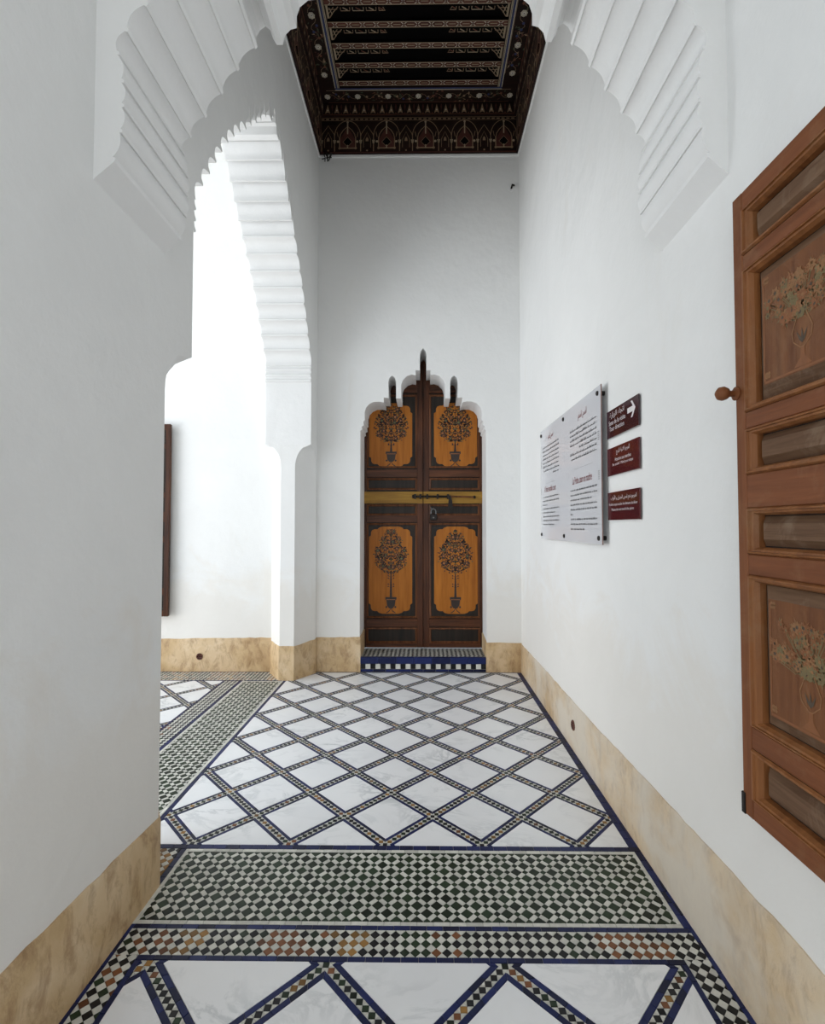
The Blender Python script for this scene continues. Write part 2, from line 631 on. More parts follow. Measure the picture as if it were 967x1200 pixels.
def lattice(x0, x1, y0, y1, nx, ny, pitch, ncell, blue_w, mosaic=True):
    """marble diamonds in blue frames, mosaic strips between; nodes at (nx, ny) every pitch across"""
    P = pitch * RT
    c = P / ncell
    fr = lambda u, v: (nx + (u - v) * RT, ny + (u + v) * RT)
    box = (x0, x1, y0, y1)
    R = int(hypot(x1 - x0, y1 - y0) / P) + 3
    us = [((x - nx + y - ny) * RT / P) for x in (x0, x1) for y in (y0, y1)]
    vs_ = [((-(x - nx) + y - ny) * RT / P) for x in (x0, x1) for y in (y0, y1)]
    for i in range(math.floor(min(us)) - 1, math.ceil(max(us)) + 1):
        for j in range(math.floor(min(vs_)) - 1, math.ceil(max(vs_)) + 1):
            a0, a1 = i * P + c / 2, (i + 1) * P - c / 2
            b0, b1 = j * P + c / 2, (j + 1) * P - c / 2
            quad = clip([fr(a0, b0), fr(a1, b0), fr(a1, b1), fr(a0, b1)], *box)
            if len(quad) > 2 and abs(parea(quad)) > 1e-5:
                w = blue_w
                q = clip([fr(a0 + w, b0 + w), fr(a1 - w, b0 + w), fr(a1 - w, b1 - w), fr(a0 + w, b1 - w)], *box)
                if len(q) > 2: add_tile('marble_slab', q, M['marble'], 0.0006)
                k = 5 if pitch < 0.5 else 6
                for s in range(4):
                    for t in range(k):
                        f0, f1 = t / k, (t + 1) / k
                        def pt(f, o):
                            lo, hi = (0, 1)
                            L = [(a0, b0, a1, b0), (a1, b0, a1, b1), (a1, b1, a0, b1), (a0, b1, a0, b0)][s]
                            I = [(a0 + w, b0 + w, a1 - w, b0 + w), (a1 - w, b0 + w, a1 - w, b1 - w), (a1 - w, b1 - w, a0 + w, b1 - w), (a0 + w, b1 - w, a0 + w, b0 + w)][s]
                            S = I if o else L
                            return fr(S[0] + (S[2] - S[0]) * f, S[1] + (S[3] - S[1]) * f)
                        q = clip([pt(f0, 0), pt(f1, 0), pt(f1, 1), pt(f0, 1)], *box)
                        if len(q) > 2: add_tile('blue_tile', q, M['blue'], 0.0006)
            # mosaic strips: the cells along two sides of this cell (u-line i and v-line j)
            for line in (0, 1):
                for t in range(ncell):
                    if line == 1 and t == 0: continue
                    uc, vc = (i * P, j * P + t * c) if line == 0 else (i * P + t * c, j * P)
                    cx, cy = fr(uc, vc)
                    if not (x0 - c < cx < x1 + c and y0 - c < cy < y1 + c): continue
                    h = c / 2
                    mt = random.choices([M['black'], M['green'], M['ochre'], M['brown']], [5, 3, 2, 1])[0]
                    q = clip([fr(uc - h, vc), fr(uc, vc - h), fr(uc + h, vc), fr(uc, vc + h)], *box)
                    if len(q) > 2: add_tile('mosaic_tile', q, mt, 0.0006)
                    for su in (-1, 1):
                        for sv in (-1, 1):
                            q = clip([fr(uc + su * h, vc), fr(uc + su * h, vc + sv * h), fr(uc, vc + sv * h)], *box)
                            if len(q) > 2: add_tile('mosaic_chip', q, M['white'], 0.0005)


def checker(x0, x1, y0, y1, d, ph=(0, 0)):
    """small squares on their points, dark ones in rows, cream between"""
    h = d / 2
    nx, ny = int((x1 - x0) / d) + 2, int((y1 - y0) / d) + 2
    run = {}
    for i in range(-1, nx):
        for j in range(-1, ny):
            for half in (0, 1):
                cx, cy = x0 + ph[0] + (i + half / 2) * d, y0 + ph[1] + (j + half / 2) * d
                q = clip([(cx - h, cy), (cx, cy - h), (cx + h, cy), (cx, cy + h)], x0, x1, y0, y1)
                if len(q) < 3: continue
                if half:
                    mt = M['white']
                else:
                    key = int((cx + cy * 0.2 + 9) / (d * 3.2))
                    if key not in run:
                        run[key] = random.choices(['black', 'green', 'mix', 'ochre', 'brown'], [4, 3, 2, 2, 1.4])[0]
                    r = run[key]
                    mt = M[random.choice(['black', 'green', 'brown'])] if r == 'mix' else M[r if random.random() < 0.85 else 'black']
                add_tile('checker_tile', q, mt, 0.0006)


def green_field(x0, x1, y0, y1, per):
    """dark green squares on their points, cream bars along their sides, small green squares where bars cross"""
    g = per * RT                      # grid step along the diagonals
    a = g * 0.64                      # big square side
    cx0, cy0 = (x0 + x1) / 2, (y0 + y1) / 2
    fr = lambda u, v: (cx0 + (u - v) * RT, cy0 + (u + v) * RT)
    n = int(hypot(x1 - x0, y1 - y0) / g) // 1 + 2
    box = (x0, x1, y0, y1)
    for i in range(-n, n):
        for j in range(-n, n):
            u, v = i * g, j * g
            cx, cy = fr(u, v)
            if not (x0 - per < cx < x1 + per and y0 - per < cy < y1 + per): continue
            h, b = a / 2, g - a / 2
            for kind, r, mt in (('green_tile', (-h, h, -h, h), M['green']), ('cream_bar', (h, b, -h, h), M['white']),
                                ('cream_bar', (-h, h, h, b), M['white']), ('small_green_tile', (h, b, h, b), M['green'])):
                q = clip([fr(u + r[0], v + r[2]), fr(u + r[1], v + r[2]), fr(u + r[1], v + r[3]), fr(u + r[0], v + r[3])], *box)
                if len(q) > 2: add_tile(kind, q, mt, 0.0006)


B = M['blue']
# near field of large diamonds
lattice(-0.980, 0.885, 0.55, 1.749, -0.945, 1.737, 0.612, 14, 0.0205)
strip('blue_tile', -1.000, 0.905, 1.749, 1.770, B)
strip('blue_tile', -1.000, -0.980, 0.55, 1.749, B)
strip('blue_tile', 0.885, 0.905, 0.55, 1.749, B)
checker(-1.088, 0.990, 1.770, 1.883, 0.0372, (0.0186, 0.0186))
checker(-1.088, -1.000, 0.55, 1.770, 0.0372, (0.0186, 0.0))
checker(0.905, 0.990, 0.55, 1.770, 0.0372, (0.0186, 0.0))
strip('blue_tile', XL, -1.088, 0.55, 1.905, B)
strip('blue_tile', 0.990, XR, 0.55, 1.905, B)
strip('blue_tile', -1.088, 0.990, 1.883, 1.905, B)
# green band across the corridor
strip('cream_bar', -1.085, 0.975, 1.905, 1.924, M['white'])
strip('cream_bar', -1.085, 0.975, 2.320, 2.341, M['white'])
strip('cream_bar', -1.103, -1.085, 1.905, 2.341, M['white'])
strip('cream_bar', 0.958, 0.975, 1.924, 2.320, M['white'])
green_field(-1.085, 0.958, 1.924, 2.320, 0.0778)
strip('blue_tile', 0.975, 0.995, 1.905, 2.341, B)
strip('blue_tile', 0.995, XR, 1.905, 2.341, B)
strip('blue_tile', -1.128, -1.103, 1.905, 2.341, B)
strip('blue_tile', -1.36, XR, 2.341, 2.372, B)
checker(-1.95, -1.128, 2.07, 2.341, 0.0372)
# far field of diamonds, reaching under the side arch
lattice(-1.335, 0.962, 2.372, 5.125, -1.0955, 2.380, 0.4575, 11, 0.0160)
strip('blue_tile', 0.962, 0.988, 2.372, 5.125, B)
strip('blue_tile', 0.988, XR, 2.372, 5.125, B)
strip('blue_tile', -1.335, XR, 5.125, YB + 0.01, B)
strip('blue_tile', -1.36, -1.335, 2.372, 4.90, B)
# threshold of the side arch
strip('cream_bar', -1.38, -1.36, 2.372, 4.90, M['white'])
strip('cream_bar', -1.76, -1.74, 2.372, 4.86, M['white'])
strip('cream_bar', -1.74, -1.38, 4.82, 4.84, M['white'])
green_field(-1.74, -1.38, 2.372, 4.82, 0.0778)
strip('blue_tile', -1.79, -1.76, 2.341, 4.86, B)
strip('blue_tile', -1.95, -1.36, 4.84, 4.86, B)
checker(-1.93, -1.79, 2.341, 4.84, 0.0372)
checker(-2.9, -1.36, 4.86, 5.13, 0.0372)
strip('blue_tile', -1.95, -1.93, 2.341, 4.84, B)
lattice(-2.9, -1.95, 2.0, 4.84, -2.0, 2.380, 0.4575, 11, 0.0160)
strip('blue_tile', -2.9, -1.95, 4.84, 4.86, B)
strip('blue_tile', -2.9, -1.36, 5.13, YB, B)

# camera basis, used only to rank tiles by the size at which they show
_fw = Vector((-sin(YAW) * cos(PITCH), cos(YAW) * cos(PITCH), sin(PITCH)))
_rt = Vector((cos(YAW), sin(YAW), 0))
_up = _rt.cross(_fw)


def shown(p):
    x = sum(q[0] for q in p) / len(p); y = sum(q[1] for q in p) / len(p)
    v = Vector((x, y, -CAM_Z)); d = v.dot(_fw)
    if d < 0.3: return 0
    px, py = IMG_W / 2 + 6.4 + F_PX * v.dot(_rt) / d, IMG_H / 2 - F_PX * v.dot(_up) / d
    if not (0 < px < IMG_W and 0 < py < IMG_H): return 0
    if x < XL and y < 2.07 * x / XL + 0.02: return 0
    return abs(parea(p)) / d ** 3


def tile_mesh(mb, p, mat, z=0.0, ch=0.0012, cx=0, cy=0):
    q = inset(p, ch)
    loc = [(a - cx, b - cy) for a, b in p]
    n = len(p)
    if parea(p) < 0: loc.reverse()
    if q is None or len(q) != n:
        rings = [[(a, b, z - 0.007) for a, b in loc], [(a, b, z) for a, b in loc]]
    else:
        ql = [(a - cx, b - cy) for a, b in q]
        pl = p if parea(p) > 0 else list(reversed(p))
        rings = [[(a, b, z - 0.007) for a, b in loc], [(a, b, z - 0.0008) for a, b in loc], [(a, b, z) for a, b in ql]]
    b0 = len(mb.v)
    for r in rings: mb.v += r
    mi = mb.mi(mat)
    for k in range(len(rings) - 1):
        for i in range(n):
            j = (i + 1) % n
            mb.f.append((b0 + k * n + i, b0 + k * n + j, b0 + (k + 1) * n + j, b0 + (k + 1) * n + i)); mb.m.append(mi)
    mb.f.append(tuple(b0 + (len(rings) - 1) * n + i for i in range(n))); mb.m.append(mi)


SHARED = {}
STUFF_NAME = {'marble_slab': 'marble_offcuts', 'blue_tile': 'blue_tiling', 'green_tile': 'green_tiling', 'cream_bar': 'cream_tiling', 'small_green_tile': 'small_green_tiling',
              'checker_tile': 'checker_tiling', 'mosaic_tile': 'mosaic_tiling', 'mosaic_chip': 'mosaic_chips'}
for kind, lst in TILES.items():
    lst.sort(key=lambda t: -shown(t[0]))
    cap = {'small_green_tile': 120, 'mosaic_chip': 0}.get(kind, 298)
    single = [t for t in lst[:cap] if shown(t[0]) > 0]
    rest = lst[len(single):]
    for p, mt in single:
        cx = sum(q[0] for q in p) / len(p); cy = sum(q[1] for q in p) / len(p)
        key = (mt.name, tuple((round((a - cx) * 2e3), round((b - cy) * 2e3)) for a, b in p))
        if key not in SHARED:
            mb = MB()
            tile_mesh(mb, p, mt, 0, 0.0012, cx, cy)
            o = mb.build(kind, None)
            SHARED[key] = o.data
        else:
            o = bpy.data.objects.new(kind, SHARED[key])
            COL.objects.link(o)
        o.location = (cx, cy, random.uniform(-0.0006, 0.0004))
        o.parent = floor
    if rest:
        mb = MB()
        for p, mt in rest:
            tile_mesh(mb, p, mt, random.uniform(-0.0006, 0.0004))
        o = mb.build(STUFF_NAME[kind], floor)
        o['kind'] = 'stuff'

# ------------------------------------------------------------------ walls
yz = lambda u, v, a: (a, u, v)      # outline in (y, z), swept along x
xz = lambda u, v, a: (u, a, v)      # outline in (x, z), swept along y
xy = lambda u, v, a: (u, v, a)


def struct(o, label):
    return tag(o, label, kind='structure')


# --- left wall with the tall side arch
AC, AH = 3.60, 1.26                    # arch centre, half span between the capitals
ZS, ZC, ZK = 3.09, 2.31, 2.09          # springing, capital underside, foot of the chamfer stop
env = [(3.09, 1.240), (3.20, 1.185), (3.33, 1.10), (3.50, 0.99), (3.66, 0.885), (3.84, 0.735), (4.0, 0.575), (4.13, 0.44), (4.28, 0.295), (4.40, 0.185), (4.47, 0.085)]


def env_pts(n):
    L = [0]
    for (z0, w0), (z1, w1) in zip(env, env[1:]):
        L.append(L[-1] + hypot(z1 - z0, w1 - w0))
    out = []
    for k in range(n + 1):
        s = L[-1] * k / n
        for i in range(len(env) - 1):
            if s <= L[i + 1] + 1e-9:
                t = (s - L[i]) / (L[i + 1] - L[i])
                out.append((env[i][1] + (env[i + 1][1] - env[i][1]) * t, env[i][0] + (env[i + 1][0] - env[i][0]) * t))
                break
    return out


def side_arch_half():
    """(half width, z) from the capital underside to the crown"""
    pr = [(AH, ZC), (AH, 2.93)]
    # mouldings under the springing
    for z in (2.93, 2.985, 3.04):
        pr += [(AH - 0.022, z + 0.004), (AH - 0.026, z + 0.016), (AH - 0.012, z + 0.028), (AH - 0.004, z + 0.05)]
    pr.append((1.240, ZS + 0.005))
    e = env_pts(13)
    for i in range(len(e) - 1):
        a, b = e[i], e[i + 1]
        if i < 8:
            # concave lobe with a sharp lip at its foot
            mid = scallop(a, b, -0.042 if b[0] < a[0] else 0.03, 7)
            pr += mid
            pr += [b, (b[0] - 0.012, b[1] + 0.002), (b[0] - 0.014, b[1] + 0.014)]
        else:
            # tall narrow slots between stepped lobes
            pr += scallop(a, (a[0] + (b[0] - a[0]) * 0.45, b[1] - 0.01), -0.02, 4)
            x1 = a[0] + (b[0] - a[0]) * 0.5
            pr += [(x1 + 0.004, b[1] + 0.02), (x1 - 0.002, b[1] + 0.085), (x1 - 0.012, b[1] + 0.10), (x1 - 0.02, b[1] + 0.08), (x1 - 0.024, b[1] + 0.005), (b[0], b[1])]
    pr += [(0.06, 4.475), (0.05, 4.53), (0.022, 4.535), (0.018, 4.60), (0.0, 4.625)]
    return pr


half = side_arch_half()
Y_NEAR = -2.7
prof = [(AC - w, z) for w, z in half] + [(AC + w, z) for w, z in reversed(half[:-1])]
outline = [(Y_NEAR, ZC), (-2.2, ZC), (-2.2, 4.3), (0.85, 4.3), (0.85, ZC)] + prof + [(YB + 0.01, ZC), (YB + 0.01, Z_TOP), (Y_NEAR, Z_TOP)]  # rectangular opening before the arch is unseen, added to admit side light
mb = MB()
mb.prism(outline, yz, XL2, XL, M['plaster'], side_mat=M['carved'])
wl = mb.build('wall_left', None, smooth=28, fix=True)
struct(wl, 'white plaster wall pierced by a tall scalloped side arch')

# lower walls with chamfered corners; the chamfers stop in a quarter-round under the capitals
CH = 0.155


def pier_ring(y_face, y_back, c, z, near):
    s = 1 if near else -1                # direction from the wall towards the opening
    d = c * 1.55
    return [(XL, y_back, z), (XL, y_face - s * d, z), (XL - c, y_face, z), (XL2 + c, y_face, z), (XL2, y_face - s * d, z), (XL2, y_back, z)]


for near in (True, False):
    yf = AC - AH if near else AC + AH
    yb = 0.85 if near else YB + 0.01
    rings = [pier_ring(yf, yb, CH, 0.0, near), pier_ring(yf, yb, CH, ZK, near)]
    for k in range(1, 8):
        t = k / 7
        rings.append(pier_ring(yf, yb, max(CH * sqrt(max(0, 1 - t * t)), 0.002), ZK + (ZC - ZK) * t, near))
    mb = MB()
    mb.loft(rings, M['plaster'])
    o = mb.build('pier', wl, smooth=28, fix=True)

mb = MB()
mb.box((XL2, Y_NEAR, 0), (XL, -2.2, ZC), M['plaster'])
mb.build('pier', wl)

# --- back wall with the cusped door niche; it runs on behind the side room
Y_DOOR = 5.52
nl = [(-0.657, 0.0), (-0.657, 2.50), (-0.640, 2.515), (-0.645, 2.545), (-0.622, 2.56), (-0.627, 2.60), (-0.613, 2.61), (-0.613, 2.70), (-0.600, 2.745), (-0.565, 2.785), (-0.515, 2.808), (-0.455, 2.810),
      (-0.413, 2.800), (-0.413, 2.852), (-0.362, 2.848), (-0.366, 3.02), (-0.352, 3.065), (-0.325, 3.085), (-0.298, 3.065), (-0.284, 3.02), (-0.284, 2.842), (-0.231, 2.842), (-0.231, 2.985), (-0.212, 3.035),
      (-0.170, 3.078), (-0.120, 3.095), (-0.078, 3.088), (-0.078, 3.142), (-0.034, 3.138), (-0.034, 3.31), (-0.026, 3.345), (0.0, 3.375)]
niche = [(x + 0.0, z) for x, z in nl] + [(-x, z) for x, z in reversed(nl[:-1])]
bo = [(-5.2, 0.0)] + niche + [(1.5, 0.0), (1.5, Z_TOP), (-5.2, Z_TOP)]
mb = MB()
mb.prism(bo, xz, YB, Y_DOOR + 0.06, M['plaster'], side_mat=M['carved'])
wb = mb.build('wall_back', None, smooth=35, fix=True)
struct(wb, 'tall white plaster end wall with a cusped door niche')

# --- right wall with the window the brown shutter belongs to
mb = MB()
ww = 0.5
mb.box((XR, 0.96, -0.02), (XR + ww, YB + 0.4, Z_TOP), M['plaster'])
mb.box((XR, Y_NEAR, -0.02), (XR + ww, -0.24, Z_TOP), M['plaster'])
mb.box((XR, -0.24, -0.02), (XR + ww, 0.96, 0.64), M['plaster'])
mb.box((XR, -0.24, 2.55), (XR + ww, 0.96, Z_TOP), M['plaster'])
wr = mb.build('wall_right')
struct(wr, 'white plaster side wall carrying the printed signs')
mb = MB()
for a in ((-0.24, 0.64, -0.19, 2.55), (0.91, 0.64, 0.96, 2.55), (-0.19, 0.64, 0.91, 0.69), (-0.19, 2.50, 0.91, 2.55)):
    mb.box((XR + 0.06, a[0], a[1]), (XR + 0.12, a[2], a[3]), M['sh_wood'])
w1 = mb.build('window_1')
struct(w1, 'brown wooden frame of the side window')

# --- wall behind the viewer, far wall of the side room
mb = MB()
mb.prism([(-5.2, 0), (-1.08, 0), (-1.08, 3.9), (-0.04, 3.9), (-0.04, 0), (1.5, 0), (1.5, Z_TOP), (-5.2, Z_TOP)], xz, Y_NEAR - 0.2, Y_NEAR, M['plaster'])  # doorway is unseen, set left to steer its light to the right
struct(mb.build('wall_front', None, fix=True), 'white plaster wall with an unseen doorway added for light')
mb = MB()
mb.prism([(Y_NEAR, 0), (-2.2, 0), (-2.2, 4.4), (5.0, 4.4), (5.0, 0), (YB + 0.4, 0), (YB + 0.4, Z_TOP), (Y_NEAR, Z_TOP)], yz, -4.95, -4.7, M['plaster'])
struct(mb.build('wall_courtyard', None, fix=True), 'white plaster wall open to the courtyard')

# --- arch wall across the corridor
ACX = -0.03
la = [(XL - 0.001, 2.668), (-1.040, 2.728), (-1.036, 2.742), (-1.046, 2.744)]
stack = [(-1.046, 2.744), (-1.020, 2.842), (-1.018, 2.930), (-1.020, 3.015), (-1.038, 3.112)]
tips = [(-1.038, 3.112), (-1.004, 3.195), (-0.937, 3.283), (-0.868, 3.385), (-0.800, 3.490), (-0.722, 3.588)]


def lipped(a, b, sag, lip, w):
    """flute from a to b closed by a thin raised fillet"""
    d = Vector((b[0] - a[0], b[1] - a[1])).normalized()
    n = Vector((d.y, -d.x))                 # towards the opening
    e = (b[0] - d.x * w, b[1] - d.y * w)
    out = scallop(a, e, sag, 8) + [e]
    out += [(e[0] + n.x * lip, e[1] + n.y * lip), (b[0] - d.x * 0.003 + n.x * lip, b[1] - d.y * 0.003 + n.y * lip), (b[0], b[1])]
    return out


for a, b in zip(stack, stack[1:]):
    la += lipped(a, b, -0.013, 0.008, 0.014)
for a, b in zip(tips, tips[1:]):
    la += lipped(a, b, 0.016, 0.008, 0.016)
la += [(-0.722, 3.625), (-0.708, 3.655), (-0.684, 3.672), (-0.664, 3.655), (-0.650, 3.615), (-0.634, 3.588), (-0.608, 3.588), (-0.598, 3.63), (-0.575, 3.655), (-0.548, 3.662),
       (-0.548, 3.715), (-0.535, 3.755), (-0.50, 3.785), (-0.455, 3.790), (-0.452, 3.83), (-0.42, 3.83), (-0.42, 3.97), (-0.40, 4.0), (-0.38, 3.97), (-0.378, 3.84), (-0.34, 3.84), (-0.33, 3.90), (-0.28, 3.95), (-0.21, 3.965),
       (-0.205, 4.0), (-0.17, 4.0), (-0.168, 4.14), (-0.15, 4.17), (-0.13, 4.14), (-0.128, 4.02), (-0.09, 4.02), (-0.07, 4.09), (-0.03, 4.13), (0.0, 4.14)]
S = (XR + 0.001 - ACX) / (ACX - la[0][0])   # the right half is squeezed a little to meet its wall
ta = la[:-1] + [(ACX, 4.14)] + [(ACX + (ACX - x) * S, z) for x, z in reversed(la[:-1])]
to = [(XL - 0.02, 2.668)] + ta + [(XR + 0.02, 2.668), (XR + 0.02, Z_TOP), (XL - 0.02, Z_TOP)]
mb = MB()
mb.prism(to, xz, AY0, AY1, M['plaster'], side_mat=M['carved'])
wm = mb.build('wall_middle', None, smooth=24, fix=True)
struct(wm, 'white plaster arch across the corridor with fluted scalloped underside')

# --- ochre bands at the foot of the walls


def plinth(name, pts, heights, thick, label, mat='plinth'):
    """pts: plan polyline with the wall on its left-hand side turned so that the band grows to the right"""
    mb = MB()
    rows = []
    L = 0
    for i in range(len(pts) - 1):
        a, b = Vector(pts[i]), Vector(pts[i + 1])
        n = max(1, int((b - a).length / 0.06))
        d = (b - a).normalized()
        nr = Vector((d.y, -d.x))
        for k in range(n + (1 if i == len(pts) - 2 else 0)):
            t = k / n
            p = a + (b - a) * t
            # mitre at corners
            m = nr
            if k == 0 and i > 0:
                d0 = (a - Vector(pts[i - 1])).normalized()
                n0 = Vector((d0.y, -d0.x))
                m = (n0 + nr) / (1 + n0.dot(nr))
            h = heights[i] + (heights[i + 1] - heights[i]) * t + random.uniform(-0.004, 0.004) + 0.006 * sin(L * 2.3)
            rows.append((p, m, h))
            L += 0.06
    rings = []
    for p, m, h in rows:
        q = p + m * thick
        e = p + m * (thick * 0.55)
        rings.append([(p.x, p.y, -0.002), (q.x, q.y, -0.002), (q.x, q.y, h - 0.012), (e.x, e.y, h), (p.x, p.y, h + 0.001)])
    mb.loft(rings, M[mat])
    return struct(mb.build(name, None, fix=True, smooth=30), label)


T = 0.009
plinth('baseboard_right', [(XR, YB), (XR, 0.4)], [0.285, 0.385], T, 'pale ochre plaster band along the foot of the right wall', 'plinth_pale')
yn = AC - AH
d_ = CH * 1.55
plinth('baseboard_left', [(XL, 0.9), (XL, yn - d_), (XL - CH, yn), (XL2 + CH, yn), (XL2, yn - d_), (XL2, 0.9)], [0.35, 0.275, 0.285, 0.285, 0.28, 0.3], T, 'rough ochre band along the foot of the near left wall')
yf = AC + AH
plinth('baseboard_pier', [(XL2, YB), (XL2, yf + d_), (XL2 + CH, yf), (XL - CH, yf), (XL, yf + d_), (XL, YB)], [0.34, 0.33, 0.325, 0.325, 0.34, 0.345], T, 'ochre band around the foot of the chamfered pier')
plinth('baseboard_back', [(XL, YB), (-0.657, YB), (-0.657, Y_DOOR)], [0.355, 0.35, 0.36], T, 'ochre band on the end wall beside the door, under the arch side')
plinth('baseboard_door', [(0.657, Y_DOOR), (0.657, YB), (XR, YB)], [0.33, 0.30, 0.29], T, 'ochre band on the end wall between door and right wall')
plinth('baseboard_room', [(-4.7, YB), (XL2, YB)], [0.34, 0.345], T, 'ochre band on the end wall of the side room')

# ------------------------------------------------------------------ ceiling of painted wood
CY0 = AY1
mb = MB()
mb.box((XL2, CY0, Z_FR + 0.63), (XR + 0.02, YB, Z_FR + 0.70), M['c_black'])
ceil = mb.build('ceiling')
struct(ceil, 'dark painted wooden ceiling with cross beams, flower border and arcaded frieze')
mb = MB()
mb.box((XL - 0.02, Y_NEAR, Z_TOP - 0.35), (XR + 0.02, AY0, Z_TOP - 0.25), M['plaster'])
mb.box((-4.95, Y_NEAR, Z_TOP - 0.35), (XL2, YB, Z_TOP - 0.25), M['plaster'])
struct(mb.build('ceiling_plain', None), 'plain white ceiling of the side room')
mb = MB()
Z_S = Z_FR + 0.525                           # flower soffit
FT = 0.03
FH = 0.39


def line_arcade(st, u0, u1, v0, h):
    """arcade of round arches with pointed ones between, columns and a window with a lozenge in each"""
    W = 0.42
    n = max(1, round((u1 - u0) / W))
    W = (u1 - u0) / n
    lw = 0.007
    for k in range(-1, n + 1):
        c = u0 + (k + 0.68) * W
        def ok(pts):
            return [(min(max(p[0], u0), u1), p[1]) for p in pts]
        def ln(pts, w=lw, m='c_line', closed=False, lift=0):
            q = ok(pts)
            if max(p[0] for p in q) - min(p[0] for p in q) > 1e-4 or u0 < pts[0][0] < u1:
                st.line(q, w, M[m], closed, lift)
        r = W * 0.335
        vs0 = v0 + h * 0.46
        ln(arc(c, vs0 + 0.0, r, -8, 188, 18, h * 0.44), lw)
        ln([(c - r, v0 + 0.02), (c - r, vs0)], 0.009)
        ln([(c + r, v0 + 0.02), (c + r, vs0)], 0.009)
        for s in (-1, 1):
            if u0 < c + s * r < u1:
                st.poly([(c + s * r - 0.016, vs0 - 0.035), (c + s * r + 0.016, vs0 - 0.035), (c + s * r + 0.008, vs0 - 0.075), (c + s * r - 0.008, vs0 - 0.075)], M['c_tan'])
        # inner pavilion
        b0, b1 = v0 + 0.055, v0 + h * 0.40
        if u0 < c - 0.12 and c + 0.12 < u1:
            st.poly([(c - 0.078, b0), (c + 0.078, b0), (c + 0.078, b1), (c, v0 + h * 0.74), (c - 0.078, b1)], M['c_maroon'], -0.0004)
            ln([(c - 0.085, b0), (c - 0.085, b1 + 0.02)], 0.010, 'c_line', lift=0.0004)
            ln([(c + 0.085, b0), (c + 0.085, b1 + 0.02)], 0.010, 'c_line', lift=0.0004)
            ln([(c - 0.095, b0), (c + 0.095, b0)], 0.014, 'c_line', lift=0.0004)
            ln([(c - 0.085, b1)] + [(c - 0.075, b1 + 0.05), (c - 0.045, b1 + 0.095), (c, b1 + 0.135), (c + 0.045, b1 + 0.095), (c + 0.075, b1 + 0.05)] + [(c + 0.085, b1)], 0.008, lift=0.0004)
            ln([(c, b1 + 0.05), (c, v0 + h * 0.88)], 0.012, 'c_tan', lift=0.0006)
            st.disc((c, v0 + h * 0.86), 0.012, M['c_tan'], 8, 0.0006)
            ln([(c, b0), (c, b0 + 0.035)], 0.012, 'c_tan', lift=0.0006)
            st.poly([(c - 0.05, b1 - 0.035), (c, b1 - 0.085), (c + 0.05, b1 - 0.035), (c, b1 + 0.02)], M['c_black'], 0.0005)
            ln([(c - 0.05, b1 - 0.035), (c, b1 - 0.085), (c + 0.05, b1 - 0.035), (c, b1 + 0.02)], 0.006, 'c_line', True, 0.0007)
            for s in (-1, 1):
                st.disc((c + s * 0.102, b1 - 0.03), 0.014, M['c_tan'], 8, 0.0006)
                st.disc((c + s * 0.085, b0), 0.014, M['c_line'], 8, 0.0007)
                ln([(c + s * 0.10, b1 + 0.02), (c + s * 0.112, b1 + 0.075)], 0.006)
        # pointed arch between
        g = c + W / 2
        w = W * 0.5 - r
        ln([(g - w, vs0), (g - w * 0.9, vs0 + 0.03), (g - w * 0.45, vs0 + 0.075), (g, vs0 + 0.12), (g + w * 0.45, vs0 + 0.075), (g + w * 0.9, vs0 + 0.03), (g + w, vs0)], 0.006)
        ln([(g - w * 0.55, v0 + 0.06), (g - w * 0.55, vs0 - 0.03), (g, vs0 + 0.05), (g + w * 0.55, vs0 - 0.03), (g + w * 0.55, v0 + 0.06)], 0.005)
        if u0 + 0.02 < g < u1 - 0.02:
            st.poly([(g - 0.016, vs0 - 0.05), (g + 0.016, vs0 - 0.05), (g + 0.012, vs0 - 0.02), (g, vs0 - 0.004), (g - 0.012, vs0 - 0.02)], M['c_line'])
            st.disc((g, v0 + 0.03), 0.010, M['c_line'], 8)
        # dashes along the top
        for q in range(8):
            a = u0 + (k + q / 8) * W
            ln([(a, v0 + h - 0.022), (a + W / 8 * 0.62, v0 + h - 0.022)], 0.012)
    st.line([(u0, v0 + h - 0.036), (u1, v0 + h - 0.036)], 0.004, M['c_line'])
    st.line([(u0, v0 + h - 0.006), (u1, v0 + h - 0.006)], 0.004, M['c_line'])
    st.line([(u0, v0 + 0.008), (u1, v0 + 0.008)], 0.012, M['c_maroon'])


def zigzag(st, u0, u1, v0, h):
    n = max(2, round((u1 - u0) / 0.098))
    s = (u1 - u0) / n
    for i in range(n):
        c = u0 + (i + 0.5) * s
        st.poly([(c - 0.028, v0 + 0.015), (c - 0.012, v0 + h * 0.5), (c, v0 + h - 0.02), (c + 0.012, v0 + h * 0.5), (c + 0.028, v0 + 0.015), (c, v0 + 0.03)], M['c_line'])
        st.disc((c, v0 + h * 0.38), 0.008, M['c_ivory'], 6, 0.0005)
        st.leaf((c + s / 2, v0 + h - 0.015), -pi / 2, h * 0.6, 0.02, M['c_maroon'])
        st.disc((c + s / 2, v0 + 0.018), 0.007, M['c_orange'], 6)
    st.line([(u0, v0 + 0.004), (u1, v0 + 0.004)], 0.006, M['c_orange'])


